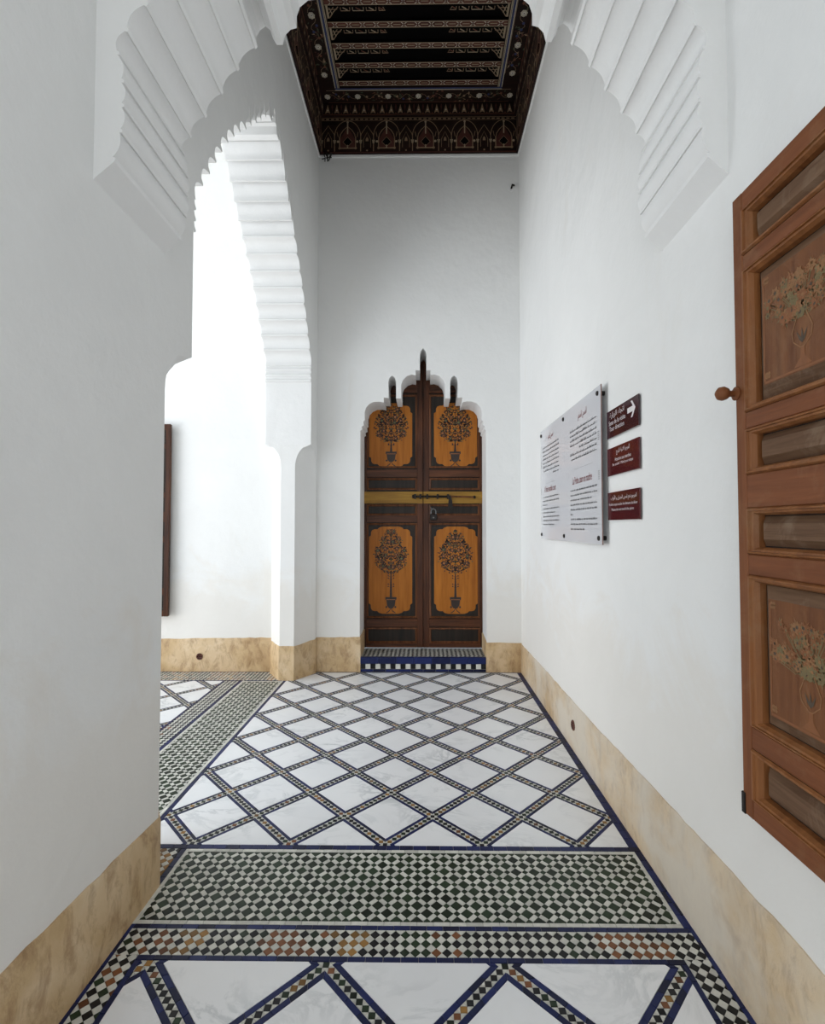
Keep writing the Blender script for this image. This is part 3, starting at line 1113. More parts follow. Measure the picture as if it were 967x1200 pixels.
def flowers(st, u0, u1, w, off):
    """white rosettes and small leaves along a band of width w"""
    n = max(1, round((u1 - u0) / 0.295))
    s = (u1 - u0) / n
    for i in range(n + 1):
        u = u0 + i * s
        if off + u < u0 - 0.01: continue
        for k in range(7):
            a = k * 2 * pi / 7
            st.disc((u + 0.019 * cos(a), w / 2 + 0.019 * sin(a)), 0.013, M['c_ivory'], 7, 0.0004)
        st.disc((u, w / 2), 0.014, M['c_white'], 8, 0.0008)
        st.disc((u, w / 2), 0.006, M['c_orange'], 6, 0.0012)
        if i == n: break
        for k in range(15):
            a = u + 0.05 + random.random() * (s - 0.10)
            b = 0.015 + random.random() * (w - 0.03)
            st.leaf((a, b), random.uniform(0, 2 * pi), random.uniform(0.025, 0.05), random.uniform(0.010, 0.018), M[random.choice(['c_maroon', 'c_orange', 'c_green', 'c_line', 'c_maroon', 'c_green'])])
        for k in range(3):
            st.disc((u + s * (0.3 + 0.2 * k), w * random.uniform(0.3, 0.7)), 0.013, M[random.choice(['c_line', 'c_orange', 'c_blue'])], 7, 0.0003)
        st.line([(u + s * t / 10, w / 2 + 0.03 * sin(t * 0.63 * 2)) for t in range(11)], 0.004, M['c_line'], False, -0.0003)
    st.line([(u0, 0.006), (u1, 0.006)], 0.005, M['c_orange'])
    st.line([(u0, w - 0.005), (u1, w - 0.005)], 0.005, M['c_line'])


FB = 0.155                                   # flower band width
IN1 = 0.055                                  # inset of the middle tier
xL, xR_, yB_ = XL, XR, YB
sides = [('back', lambda a, off: (a, YB - off), XL, XR), ('left', lambda a, off: (XL + off, a), CY0, YB), ('right', lambda a, off: (XR - off, a), CY0, YB)]
for nm, P, a0, a1 in sides:
    def bxs(o0, o1, z0, z1, mat, part, i0=0.0):
        mbb = MB()
        e = o0 if nm == 'back' else 0
        p, q = P(a0 + (i0 if nm == 'back' else 0), o0), P(a1 - i0, o1)
        lo = (min(p[0], q[0]), min(p[1], q[1]), z0)
        hi = (max(p[0], q[0]), max(p[1], q[1]), z1)
        mbb.box(lo, hi, mat)
        return mbb.build(part, ceil)
    fb = bxs(-0.005, FT, Z_FR, Z_FR + FH, M['c_dark'], 'frieze_board', 0.0 if nm == 'back' else FT)
    tb = bxs(-0.005, IN1, Z_FR + FH + 0.003, Z_S + 0.10, M['c_dark'], 'cornice_board', 0.0 if nm == 'back' else IN1)
    sb = bxs(IN1, IN1 + FB, Z_S, Z_S + 0.10, M['c_dark'], 'flower_board', IN1 if nm == 'back' else IN1 + FB)
    trim = bxs(-0.005, 0.012, Z_FR - 0.022, Z_FR - 0.001, M['carved'], 'plaster_fillet', 0.0 if nm == 'back' else 0.012)
    sgn = {'back': lambda u, v, l: (u, YB - FT - l, v), 'left': lambda u, v, l: (XL + FT + l, u, v), 'right': lambda u, v, l: (XR - FT - l, u, v)}[nm]
    st = Strokes(sgn)
    line_arcade(st, a0 + (FT if nm == 'back' else 0), a1 - FT, Z_FR, FH)
    st.build('painted_arcade', fb)
    sg2 = {'back': lambda u, v, l: (u, YB - IN1 - l, v), 'left': lambda u, v, l: (XL + IN1 + l, u, v), 'right': lambda u, v, l: (XR - IN1 - l, u, v)}[nm]
    st = Strokes(sg2)
    zigzag(st, a0 + (IN1 if nm == 'back' else 0), a1 - IN1, Z_FR + FH + 0.003, Z_S - Z_FR - FH)
    st.build('painted_teeth', tb)
    sg3 = {'back': lambda u, v, l: (u, YB - IN1 - v, Z_S - l), 'left': lambda u, v, l: (XL + IN1 + v, u, Z_S - l), 'right': lambda u, v, l: (XR - IN1 - v, u, Z_S - l)}[nm]
    st = Strokes(sg3)
    if nm == 'back': flowers(st, XL + IN1 + 0.06, XR - IN1 - 0.06, FB, 0)
    else: flowers(st, CY0 + 0.12, YB - IN1 - FB / 2 - 0.25, FB, 0)
    st.build('painted_flowers', sb)
# rim with ivory and blue lines, then the beams
rx0, rx1, ry1 = XL + IN1 + FB, XR - IN1 - FB, YB - IN1 - FB
for (x0, x1, y0, y1) in ((rx0, rx1, ry1 - 0.028, ry1), (rx0, rx0 + 0.05, CY0, ry1 - 0.028), (rx1 - 0.05, rx1, CY0, ry1 - 0.028)):
    mb = MB()
    mb.box((x0, y0, Z_S - 0.004), (x1, y1, Z_S + 0.09), M['c_dark'])
    rim = mb.build('ceiling_rim', ceil)
    st = Strokes(lambda u, v, l: (u, v, Z_S - 0.004 - l))
    if x1 - x0 > 0.1:
        st.line([(x0, y1 - 0.004), (x1, y1 - 0.004)], 0.007, M['c_ivory'])
        st.line([(x0, y1 - 0.018), (x1, y1 - 0.018)], 0.016, M['c_blue'])
    else:
        xo, sg = (x0, 1) if x0 < 0 else (x1, -1)
        st.line([(xo + sg * 0.004, y0), (xo + sg * 0.004, y1)], 0.007, M['c_ivory'])
        st.line([(xo + sg * 0.018, y0), (xo + sg * 0.018, y1)], 0.016, M['c_blue'])
        st.line([(xo + sg * 0.031, y0), (xo + sg * 0.031, y1)], 0.005, M['c_ivory'])
        st.line([(xo + sg * 0.042, y0), (xo + sg * 0.042, y1)], 0.008, M['c_tan'])
    st.build('painted_lines', rim)
bx0, bx1 = rx0 + 0.05, rx1 - 0.05
yb = ry1 - 0.063
first = None
ZB = Z_S + 0.012
while yb > CY0 + 0.1:
    if first is None:
        mb = MB()
        mb.box((bx0, -0.030, 0), (bx1, 0.030, 0.06), M['c_black'])
        beam = mb.build('beam', ceil)
        def face_lines(fn):
            st = Strokes(fn)
            st.poly([(bx0, -0.029), (bx1, -0.029), (bx1, 0.029), (bx0, 0.029)], M['c_red'], -0.0008)
            n = 13
            s = (bx1 - bx0) / n
            for i in range(n):
                u = bx0 + (i + 0.5) * s
                st.line([(u - 0.024, -0.020), (u + 0.024, 0.020)], 0.006, M['c_ivory'])
                st.line([(u - 0.024, 0.020), (u + 0.024, -0.020)], 0.006, M['c_ivory'])
                st.poly([(u - 0.012, 0), (u, -0.010), (u + 0.012, 0), (u, 0.010)], M['c_maroon'], 0.0006)
                st.line([(u + 0.03, 0), (u + s - 0.03, 0)], 0.005, M['c_tan'])
            st.line([(bx0, 0.024), (bx1, 0.024)], 0.006, M['c_tan'])
            st.line([(bx0, -0.024), (bx1, -0.024)], 0.006, M['c_tan'])
            return st
        pl = face_lines(lambda u, v, l: (u, v, -l)).build('painted_lattice', beam)
        # haunches at both ends and the painted tabs beside them, on the boards of the gap behind
        hs = Strokes(lambda u, v, l: (u, v + 0.012, 0.029 - l))
        for e, sg in ((bx0, 1), (bx1, -1)):
            hs.line([(e + sg * 0.010, 0.035), (e + sg * 0.010, 0.155)], 0.018, M['c_tan'])
            hs.line([(e + sg * 0.02, 0.15), (e + sg * 0.06, 0.10), (e + sg * 0.11, 0.055)], 0.008, M['c_line'])
            hs.line([(e + sg * 0.02, 0.11), (e + sg * 0.07, 0.055)], 0.006, M['c_line'])
            hs.line([(e + sg * 0.02, 0.075), (e + sg * 0.10, 0.075)], 0.006, M['c_line'])
            hs.line([(e + sg * 0.03, 0.06), (e + sg * 0.05, 0.12)], 0.006, M['c_tan'])
            for a, b, kind in ((0.13, 0.21, 0), (0.235, 0.33, 1), (0.355, 0.44, 0), (0.465, 0.50, 2)):
                p0, p1 = e + sg * a, e + sg * b
                hs.line([(p0, 0.06), (p0, 0.088), (p1 + (sg * 0.02 if kind == 2 else 0), 0.088), (p1, 0.06)], 0.007, M['c_tan' if kind == 1 else 'c_line'])
                hs.line([((p0 + p1) / 2 - 0.02, 0.062), ((p0 + p1) / 2 + 0.02, 0.082)], 0.008, M['c_orange' if kind else 'c_tan'])
        hz = hs.build('painted_haunch', beam)
        first = (beam, [pl, hz])
        beam.location = (0, yb, ZB)
    else:
        b = first[0].copy()
        COL.objects.link(b)
        b.location = (0, yb, ZB)
        for ch in first[1]:
            c = ch.copy()
            COL.objects.link(c)
            c.parent = b
            c.location = (0, 0, 0)
    yb -= 0.195
for ch in first[1]:
    ch.location = (0, 0, 0)
mb = MB()
mb.box((bx0, CY0, ZB + 0.03), (bx1, ry1 - 0.028, ZB + 0.08), M['c_black'])
mb.build('gap_board', ceil)

# ------------------------------------------------------------------ the painted double door
door = empty('door_1', (0, Y_DOOR, 0))
tag(door, 'painted double door with ochre panels of potted trees, set in the cusped niche', kind='structure')
KD = 5.50 / 580.0
zy = lambda py: 1.5 + (617 - py) * KD


def ochre_outline(x0, x1, z0, z1):
    c = [(0.0, 0.115), (0.022, 0.10), (0.024, 0.062), (0.036, 0.040), (0.060, 0.030), (0.095, 0.030), (0.112, 0.012), (0.15, 0.0)]
    p = [(x0 + a, z0 + b) for a, b in c]
    p += [(x1 - a, z0 + b) for a, b in reversed(c)]
    p += [(x1 - a, z1 - b) for a, b in c]
    p += [(x0 + a, z1 - b) for a, b in reversed(c)]
    return p


def tree(st, cx, z0, z1, w, slim):
    """potted tree: feet, urn, swelling stem, crown of leaves and rosettes"""
    h = z1 - z0
    rnd = random.Random(int(cx * 1000) + slim)
    # feet
    st.line([(cx - 0.05, z0), (cx - 0.02, z0 + 0.02), (cx, z0 + 0.05), (cx + 0.02, z0 + 0.02), (cx + 0.05, z0)], 0.010, M['ink'])
    u = z0 + 0.05
    uh = 0.125 if slim else 0.115
    uw = 0.062
    st.poly([(cx - uw * 0.35, u), (cx + uw * 0.35, u), (cx + uw * 0.7, u + uh * 0.25), (cx + uw * 0.82, u + uh * 0.72), (cx + uw, u + uh * 0.8), (cx + uw, u + uh),
             (cx - uw, u + uh), (cx - uw, u + uh * 0.8), (cx - uw * 0.82, u + uh * 0.72), (cx - uw * 0.7, u + uh * 0.25)], M['ink'])
    st.line([(cx - uw * 0.8, u + uh * 0.78), (cx + uw * 0.8, u + uh * 0.78)], 0.006, M['ink_red'], False, 0.0004)
    for s in (-1, 1):
        st.disc((cx + s * 0.05, u + 0.015), 0.012, M['ink'], 7)
    s0 = u + uh
    c0 = z0 + h * (0.46 if slim else 0.40)           # crown foot
    st.poly([(cx - 0.014, s0), (cx + 0.014, s0), (cx + 0.011, s0 + (c0 - s0) * 0.3), (cx + 0.005, c0), (cx - 0.005, c0), (cx - 0.011, s0 + (c0 - s0) * 0.3)], M['ink'])
    for t in ((0.45, 0.55, 0.8, 0.9) if slim else (0.7, 0.8)):
        for s in (-1, 1):
            zz = s0 + (c0 - s0) * t
            st.line([(cx, zz - 0.015), (cx + s * 0.028, zz)], 0.003, M['ink'])
            st.disc((cx + s * 0.030, zz), 0.008, M['ink'], 6)
    st.line([(cx, c0), (cx, z1 - 0.02)], 0.006, M['ink'])
    ch = z1 - c0
    cz = c0 + ch * 0.42
    hw = w / 2
    def inside(x, z):
        t = (z - c0) / ch
        if t < 0 or t > 1: return False
        ww = hw * (sqrt(max(0, 1 - ((t - 0.40) / 0.42) ** 2)) if t < 0.40 else max(0.0, (1 - ((t - 0.40) / 0.6) ** 1.5)))
        if not slim: ww = hw * sqrt(max(0, 1 - ((t - 0.45) / 0.55) ** 2))
        return abs(x - cx) < ww
    # curling branches
    for s in (-1, 1):
        for k in range(7):
            t = k / 7
            zz = c0 + ch * (0.02 + 0.75 * t)
            L = hw * (0.95 - 0.6 * t)
            st.line([(cx, zz), (cx + s * L * 0.5, zz + ch * 0.05), (cx + s * L * 0.85, zz + ch * 0.13), (cx + s * L * 0.9, zz + ch * 0.2), (cx + s * L * 0.72, zz + ch * 0.22)], 0.005, M['ink'])
    # rosettes, mirrored
    ros = []
    for k in range(60):
        x, z = abs(rnd.uniform(0.02, hw)), c0 + rnd.random() * ch
        if inside(cx + x * 1.15, z) and all(hypot(x - a, z - b) > 0.062 for a, b in ros):
            ros.append((x, z))
    for x, z in ros:
        for s in (-1, 1):
            q = rnd.uniform(0.016, 0.022)
            st.disc((cx + s * x, z), q, M['ink'], 9, 0.0004)
            st.disc((cx + s * x, z), q * 0.62, M[rnd.choice(['ink_green', 'ink_red', 'ink_red'])], 8, 0.0008)
            for k in range(7):
                a = k * 2 * pi / 7 + x * 9
                st.leaf((cx + s * x + cos(a) * q, z + sin(a) * q), a, 0.018, 0.011, M['ink'])
    for k in range(330):
        x, z = rnd.uniform(0, hw), c0 + rnd.random() * ch
        if inside(cx + x, z):
            a = rnd.uniform(0, 2 * pi)
            l = rnd.uniform(0.016, 0.03)
            mt = M['ink'] if rnd.random() < 0.8 else M['ink_green']
            st.leaf((cx + x, z), a, l, 0.0135, mt, 0.0002)
            st.leaf((cx - x, z), pi - a, l, 0.0135, mt, 0.0002)


def frame_moulding(mb, x0, x1, z0, z1, w, y0, y1, mat):
    """four mitred strips around a panel, sloping inwards"""
    o = [(x0, z0), (x1, z0), (x1, z1), (x0, z1)]
    i = [(x0 + w, z0 + w), (x1 - w, z0 + w), (x1 - w, z1 - w), (x0 + w, z1 - w)]
    m = [((a[0] * 0.45 + b[0] * 0.55), (a[1] * 0.45 + b[1] * 0.55)) for a, b in zip(o, i)]
    for k in range(4):
        j = (k + 1) % 4
        mb.face([(o[k][0], y0, o[k][1]), (o[j][0], y0, o[j][1]), (m[j][0], y0 - 0.006, m[j][1]), (m[k][0], y0 - 0.006, m[k][1])], mat)
        mb.face([(m[k][0], y0 - 0.006, m[k][1]), (m[j][0], y0 - 0.006, m[j][1]), (i[j][0], y1, i[j][1]), (i[k][0], y1, i[k][1])], mat)


Z_STEP = 0.150
YD = Y_DOOR
for s in (-1, 1):
    X = lambda v: s * v                                    # mirror
    def bxd(a0, a1, z0, z1, y0, y1, mat, bev=0.002):
        m_ = MB()
        m_.box((min(X(a0), X(a1)), y0, z0), (max(X(a0), X(a1)), y1, z1), mat, bev)
        return m_
    leaf = bxd(0.003, 0.70, Z_STEP + 0.012, 3.45, YD + 0.012, YD + 0.045, M['door_black']).build('door_leaf', door)
    bxd(0.003, 0.066, Z_STEP + 0.012, 3.45, YD - 0.012, YD + 0.014, M['door_wood']).build('stile', leaf)
    bxd(0.632, 0.70, Z_STEP + 0.012, 3.45, YD - 0.012, YD + 0.014, M['door_wood']).build('stile', leaf)
    rails = [(Z_STEP + 0.012, zy(753)), (zy(734), zy(725)), (zy(612), zy(604)), (zy(559), zy(550)), (zy(459), 3.45)]
    for z0, z1 in rails:
        bxd(0.067, 0.631, z0, z1, YD - 0.012, YD + 0.014, M['door_wood_h']).build('rail', leaf)
    bxd(0.004, 0.70, zy(590), zy(576), YD - 0.020, YD - 0.011, M['door_yellow']).build('batten', leaf)
    # panels with mouldings
    for z0, z1, kind in ((zy(548), zy(461), 'top'), (zy(574), zy(560), 'dark'), (zy(604), zy(591), 'dark'), (zy(724), zy(613), 'low'), (zy(753), zy(735), 'dark')):
        m_ = MB()
        x0, x1 = sorted((X(0.067), X(0.631)))
        frame_moulding(m_, x0, x1, z0, z1, 0.026, YD - 0.006, YD + 0.006, M['door_mould'])
        m_.build('panel_moulding', leaf)
        mat = M['door_black'] if kind != 'dark' else M['door_black']
        bxd(0.085, 0.613, z0 + 0.016, z1 - 0.016, YD + 0.000, YD + 0.013, mat).build('panel', leaf)
        if kind in ('top', 'low'):
            fn = lambda u, v, l: (u, YD - l, v)
            m_ = MB()
            a, b = sorted((X(0.122), X(0.604)))
            zz0, zz1 = (zy(546.5), zy(471)) if kind == 'top' else (zy(719), zy(617))
            m_.prism(ochre_outline(a, b, zz0, zz1), xz, YD + 0.002, YD - 0.003, M['door_ochre'])
            op = m_.build('painted_panel', leaf, fix=True)
            st = Strokes(lambda u, v, l: (u, YD - 0.003 - l, v))
            cx = (a + b) / 2 - 0.005 * s
            if kind == 'top': tree(st, cx, zy(546), zy(474), 0.36, 0)
            else: tree(st, cx, zy(718), zy(618), 0.375, 1)
            st.build('painted_tree', leaf)
m_ = MB()
m_.box((-0.03, YD + 0.0455, Z_STEP), (0.03, YD + 0.058, 3.44), M['door_black'])  # dark strip added behind the leaf gap to block light from behind
m_.build('cover_strip', door)
# iron bolt, hasp and padlock
mb = MB()
zb = zy(582)
mb.tube([(-0.115, YD - 0.045, zb), (0.30, YD - 0.045, zb)], 0.012, M['iron'], 8)
mb.lathe((-0.125, YD - 0.045, zb), (1, 0, 0), [(0.001, 0), (0.02, 0.005), (0.022, 0.025), (0.012, 0.04)], M['iron'], 10)
for x in (-0.09, -0.03, 0.045, 0.16, 0.275):
    mb.box((x - 0.011, YD - 0.062, zb - 0.026), (x + 0.011, YD - 0.015, zb + 0.026), M['iron'], 0.003)
mb.tube([(0.28, YD - 0.045, zb), (0.42, YD - 0.04, zb - 0.002), (0.56, YD - 0.03, zb - 0.006)], 0.009, M['door_mould'], 8)
mb.lathe((0.555, YD - 0.03, zb - 0.006), (0.2, 0, 0), [(0.009, 0), (0.017, 0.008), (0.017, 0.022), (0.006, 0.03)], M['iron'], 8)
mb.build('bolt', door, smooth=40)
mb = MB()
mb.prism([(0.29, zb + 0.012), (0.305, zb + 0.012), (0.322, zb - 0.05), (0.326, zb - 0.12), (0.312, zb - 0.175), (0.30, zb - 0.185), (0.288, zb - 0.175), (0.276, zb - 0.12), (0.28, zb - 0.05)], xz, YD - 0.058, YD - 0.05, M['iron'])
mb.build('hasp', door, fix=True)
mb = MB()
zl = zy(606)
mb.box((0.075, YD - 0.05, zl - 0.035), (0.155, YD - 0.022, zl + 0.035), M['iron'], 0.006)
mb.tube([(0.088, YD - 0.036, zl + 0.03)] + [(0.115 - 0.027 * cos(a), YD - 0.036, zl + 0.06 + 0.03 * sin(a)) for a in [pi * k / 8 for k in range(9)]] + [(0.142, YD - 0.036, zl + 0.03)], 0.006, M['steel'], 8)
mb.lathe((0.115, YD - 0.05, zl - 0.005), (0, -1, 0), [(0.009, 0), (0.009, 0.002), (0.003, 0.003)], M['steel'], 8)
padlock = mb.build('padlock', None, smooth=40)
tag(padlock, 'small dark padlock hanging below the iron bolt of the painted door', 'padlock')
mb = MB()
mb.tube([(0.085, YD - 0.012, zl + 0.105), (0.085, YD - 0.036, zl + 0.10), (0.115, YD - 0.040, zl + 0.085), (0.115, YD - 0.012, zl + 0.10)], 0.006, M['steel'], 6)
mb.build('staple', door, smooth=40)

# ------------------------------------------------------------------ tiled doorstep
step = empty('doorstep', (0, YB, 0))
tag(step, 'low tiled doorstep with cobalt nosing and black and white checks below painted door', 'step')
mb = MB()
mb.box((-0.648, YB + 0.006, 0.0), (0.648, YD + 0.05, Z_STEP - 0.006), M['grout'])
mb.build('core', step)


def face_tile(x0, x1, z0, z1, mat, name, y=YB - 0.004):
    m_ = MB()
    g = 0.0015
    m_.box((x0 + g, y, z0 + g), (x1 - g, YB + 0.01, z1 - g), mat, 0.0015)
    return m_.build(name, step)


n = 7
for i in range(n):
    m_ = MB()
    a, b = -0.648 + 1.296 * i / n + 0.001, -0.648 + 1.296 * (i + 1) / n - 0.001
    m_.prism([(YB - 0.012, 0.086), (YB - 0.014, 0.140), (YB - 0.008, 0.150), (YB + 0.03, 0.1505), (YB + 0.03, 0.086)], yz, a, b, M['blue'])
    m_.build('blue_nosing_tile', step, fix=True)
n = 25
for i in range(n):
    a, b = -0.648 + 1.296 * i / n, -0.648 + 1.296 * (i + 1) / n
    face_tile(a, b, 0.030, 0.084, M['black'] if i % 2 == 0 else M['white'], 'check_tile')
for i in range(10):
    a, b = -0.648 + 1.296 * i / 10, -0.648 + 1.296 * (i + 1) / 10
    face_tile(a, b, 0.003, 0.028, M['blue'], 'blue_skirt_tile')
mb = MB()
d = 0.046
nx, ny = int(1.29 / d), 7
x_0, y_0 = -0.64, YB + 0.034
hh = (YD - 0.012 - y_0) / ny
for i in range(nx):
    for j in range(ny * 2):
        cx, cy = x_0 + (i + (0.5 if j % 2 else 0.25)) * d + 0.006, y_0 + (j + 0.5) * hh / 2
        r = d * 0.27
        mb.prism([(cx - r, cy), (cx, cy - hh * 0.25), (cx + r, cy), (cx, cy + hh * 0.25)], xy, Z_STEP - 0.008, Z_STEP + 0.0015, M['black'])
bed = MB()
bed.box((-0.646, YB + 0.031, Z_STEP - 0.006), (0.646, YD + 0.03, Z_STEP), M['white'])
bed.build('cream_bed', step)
o = mb.build('black_mosaic', step, fix=True)
o['kind'] = 'stuff'

# ------------------------------------------------------------------ wooden shutters


def shutter(name, label, loc, rotz, width, height, knob=True, detail=True, tone=None):
    """leaf in its own frame: u along +x from the free edge, z up, front towards -y"""
    root = empty(name, loc)
    root.rotation_euler = (0, 0, rotz)
    tag(root, label, 'shutter', 'window shutters')
    D = 0.042
    M = dict(globals()['M'])
    for k in ('sh_wood', 'sh_rail', 'sh_mould', 'sh_panel', 'sh_grey') if tone else ():
        M[k] = M[tone]

    def put(mb_, nm, parent=root, **kw):
        o = mb_.build(nm, None, **kw)
        o.parent = parent
        return o
    mid = MB()
    mid.box((0.01, -0.012, 0.01), (width - 0.01, -0.003, height - 0.01), M['sh_gap'])
    core = put(mid, 'core_board')
    pan = [(0.080, 0.183), (0.292, 0.688), (0.793, 0.884), (1.027, 1.118), (1.213, 1.594), (1.685, 1.778)]
    k = height / 1.857
    pan = [(a * k, b * k) for a, b in pan]
    sw, mw = 0.043, 0.036
    for x0, x1 in ((0, sw), (width - sw, width)):
        m_ = MB(); m_.box((x0, -D, 0), (x1, 0, height), M['sh_wood'], 0.003); put(m_, 'stile')
    edges = [0.0] + [v for a, b in pan for v in (a - 0.022, b + 0.022)] + [height]
    for z0, z1 in zip(edges[0::2], edges[1::2]):
        m_ = MB(); m_.box((sw + 0.0005, -D + 0.001, z0), (width - sw - 0.0005, -0.002, z1), M['sh_rail'], 0.003); put(m_, 'rail')
    for i, (a, b) in enumerate(pan):
        x0, x1, z0, z1 = sw, width - sw, a - 0.022, b + 0.022
        m_ = MB()
        o_ = [(x0, z0), (x1, z0), (x1, z1), (x0, z1)]
        def off(w, wz): return [(x0 + w, z0 + wz), (x1 - w, z0 + wz), (x1 - w, z1 - wz), (x0 + w, z1 - wz)]
        levels = [(off(0, 0), -D + 0.002), (off(0.005, 0.004), -D - 0.006), (off(0.013, 0.008), -D - 0.007), (off(0.015, 0.009), -D - 0.001), (off(0.026, 0.015), -D + 0.000), (off(0.033, 0.021), -D + 0.012), (off(0.034, 0.022), -0.0125)]
        for (r0, y0), (r1, y1) in zip(levels, levels[1:]):
            for q in range(4):
                t = (q + 1) % 4
                m_.face([(r0[q][0], y0, r0[q][1]), (r0[t][0], y0, r0[t][1]), (r1[t][0], y1, r1[t][1]), (r1[q][0], y1, r1[q][1])], M['sh_mould'])
        put(m_, 'panel_moulding')
        px0, px1, pz0, pz1 = sw + 0.038, width - sw - 0.038, a + 0.003, b - 0.003
        big = b - a > 0.2
        m_ = MB()
        bev = 0.034 if big else 0.020
        r0 = [(px0, pz0), (px1, pz0), (px1, pz1), (px0, pz1)]
        r1 = [(px0 + bev, pz0 + bev), (px1 - bev, pz0 + bev), (px1 - bev, pz1 - bev), (px0 + bev, pz1 - bev)]
        for q in range(4):
            t = (q + 1) % 4
            m_.face([(r0[q][0], -0.0135, r0[q][1]), (r0[t][0], -0.0135, r0[t][1]), (r1[t][0], -0.034, r1[t][1]), (r1[q][0], -0.034, r1[q][1])], M['sh_grey'])
        m_.face([(p[0], -0.034, p[1]) for p in r1], M['sh_panel'] if big else M['sh_grey'])
        pn = put(m_, 'panel')
        if big and detail:
            st = Strokes(lambda u, v, l: (u, -0.034 - l, v), 0.0008)
            rnd = random.Random(i)
            cx, w, h = (px0 + px1) / 2, px1 - px0 - 2 * bev, pz1 - pz0 - 2 * bev
            zb0 = pz0 + bev
            # border line with corner knots
            for xx in (px0 + bev + 0.006, px1 - bev - 0.006):
                st.line([(xx, zb0 + 0.01), (xx, zb0 + h - 0.01)], 0.006, M['fl_orange'])
                for zz in (zb0 + 0.02, zb0 + h - 0.02):
                    sg = 1 if xx < cx else -1
                    for q in range(4):
                        st.disc((xx + sg * (0.008 + 0.009 * (q % 2)), zz + 0.008 * (q // 2)), 0.006, M['fl_tan'], 7, 0.0002)
            st.line([(px0 + bev + 0.006, zb0 + 0.006), (px1 - bev - 0.006, zb0 + 0.006)], 0.006, M['fl_orange'])
            # vase and foot
            st.poly([(cx - 0.03, zb0 + 0.012), (cx + 0.03, zb0 + 0.012), (cx + 0.008, zb0 + 0.035), (cx + 0.006, zb0 + 0.06), (cx - 0.006, zb0 + 0.06), (cx - 0.008, zb0 + 0.035)], M['fl_orange'])
            vz = zb0 + 0.06
            vase = [(cx - 0.006, vz), (cx - 0.030, vz + 0.02), (cx - 0.034, vz + 0.045), (cx - 0.020, vz + 0.075), (cx - 0.012, vz + 0.095), (cx - 0.022, vz + 0.12), (cx + 0.022, vz + 0.12), (cx + 0.012, vz + 0.095), (cx + 0.020, vz + 0.075), (cx + 0.034, vz + 0.045), (cx + 0.030, vz + 0.02), (cx + 0.006, vz)]
            st.line(vase, 0.003, M['fl_tan'], True, 0.0003)
            for q in (-1, 0, 1):
                st.leaf((cx, vz + 0.01), pi / 2 + q * 0.5, 0.04, 0.008, M['fl_dark'], 0.0004)
            st.disc((cx, vz + 0.085), 0.010, M['fl_green'], 8, 0.0004)
            # bouquet
            top = zb0 + h - 0.02
            for q in range(85):
                t = rnd.random()
                x = rnd.gauss(0, 1) * w * 0.185 * (0.6 + sin(pi * min(1, t * 0.9 + 0.1)))
                x = max(-w * 0.42, min(w * 0.42, x))
                z = vz + 0.09 + (top - vz - 0.12) * t
                r = rnd.uniform(0.007, 0.0145)
                st.line([(cx, vz + 0.11), (cx + x * 0.4, (vz + z) / 2 + 0.03), (cx + x, z)], 0.0025, M['fl_green'], False, -0.0002)
                mt = M[rnd.choice(['fl_tan', 'fl_tan', 'fl_orange', 'fl_orange', 'fl_green'])]
                for e in range(6):
                    a_ = e * pi / 3 + t * 5
                    st.leaf((cx + x + 0.3 * r * cos(a_), z + 0.3 * r * sin(a_)), a_, r, r * 0.8, mt, 0.0002 + 0.00001 * q)
                st.disc((cx + x, z), r * 0.35, M[rnd.choice(['fl_dark', 'fl_green', 'fl_tan'])], 7, 0.0007)
                for e in range(3):
                    st.leaf((cx + x, z), rnd.uniform(0, 6.28), r * 2.0, r * 0.55, M[rnd.choice(['fl_green', 'fl_orange', 'fl_tan'])], 0.0001)
            st.build('painted_bouquet', None).parent = pn
    if knob:
        m_ = MB()
        zk = height * 0.677
        m_.lathe((0.006, -D, zk), (0, -1, 0), [(0.020, 0), (0.021, 0.004), (0.010, 0.008), (0.009, 0.022), (0.017, 0.030), (0.0215, 0.042), (0.019, 0.054), (0.009, 0.062), (0.001, 0.064)], M['sh_wood'], 16)
        put(m_, 'knob', smooth=50)
        m_ = MB()
        m_.box((-0.003, -D - 0.004, 0.0), (0.013, -D + 0.012, 0.062), M['iron'], 0.002)
        put(m_, 'iron_shoe')
    return root


# right: open flat against the wall, free edge away from the viewer
sh = shutter('window_shutter', 'tall brown panelled shutter with faded bouquets and a round knob, folded against right wall', (XR - 0.016, 1.515, 0.648), radians(-90), 0.52, 1.857)
# left: edge of a leaf in the side room
sh2 = shutter('window_shutter', 'narrow dark brown shutter edge seen through the side arch on far wall', (-2.615, YB - 0.085, 0.58), radians(184), 0.55, 1.98, knob=False, detail=False, tone='door_wood')

# ------------------------------------------------------------------ lettering
FORMS = {'ا': (0xFE8D, 2), 'أ': (0xFE83, 2), 'ب': (0xFE8F, 4), 'ة': (0xFE93, 2), 'ت': (0xFE95, 4), 'ج': (0xFE9D, 4), 'ح': (0xFEA1, 4), 'د': (0xFEA9, 2), 'ر': (0xFEAD, 2), 'ز': (0xFEAF, 2), 'س': (0xFEB1, 4),
         'ص': (0xFEB9, 4), 'ط': (0xFEC1, 4), 'ع': (0xFEC9, 4), 'غ': (0xFECD, 4), 'ك': (0xFED9, 4), 'ل': (0xFEDD, 4), 'م': (0xFEE1, 4), 'ن': (0xFEE5, 4), 'ه': (0xFEE9, 4), 'و': (0xFEED, 2), 'ي': (0xFEF1, 4)}


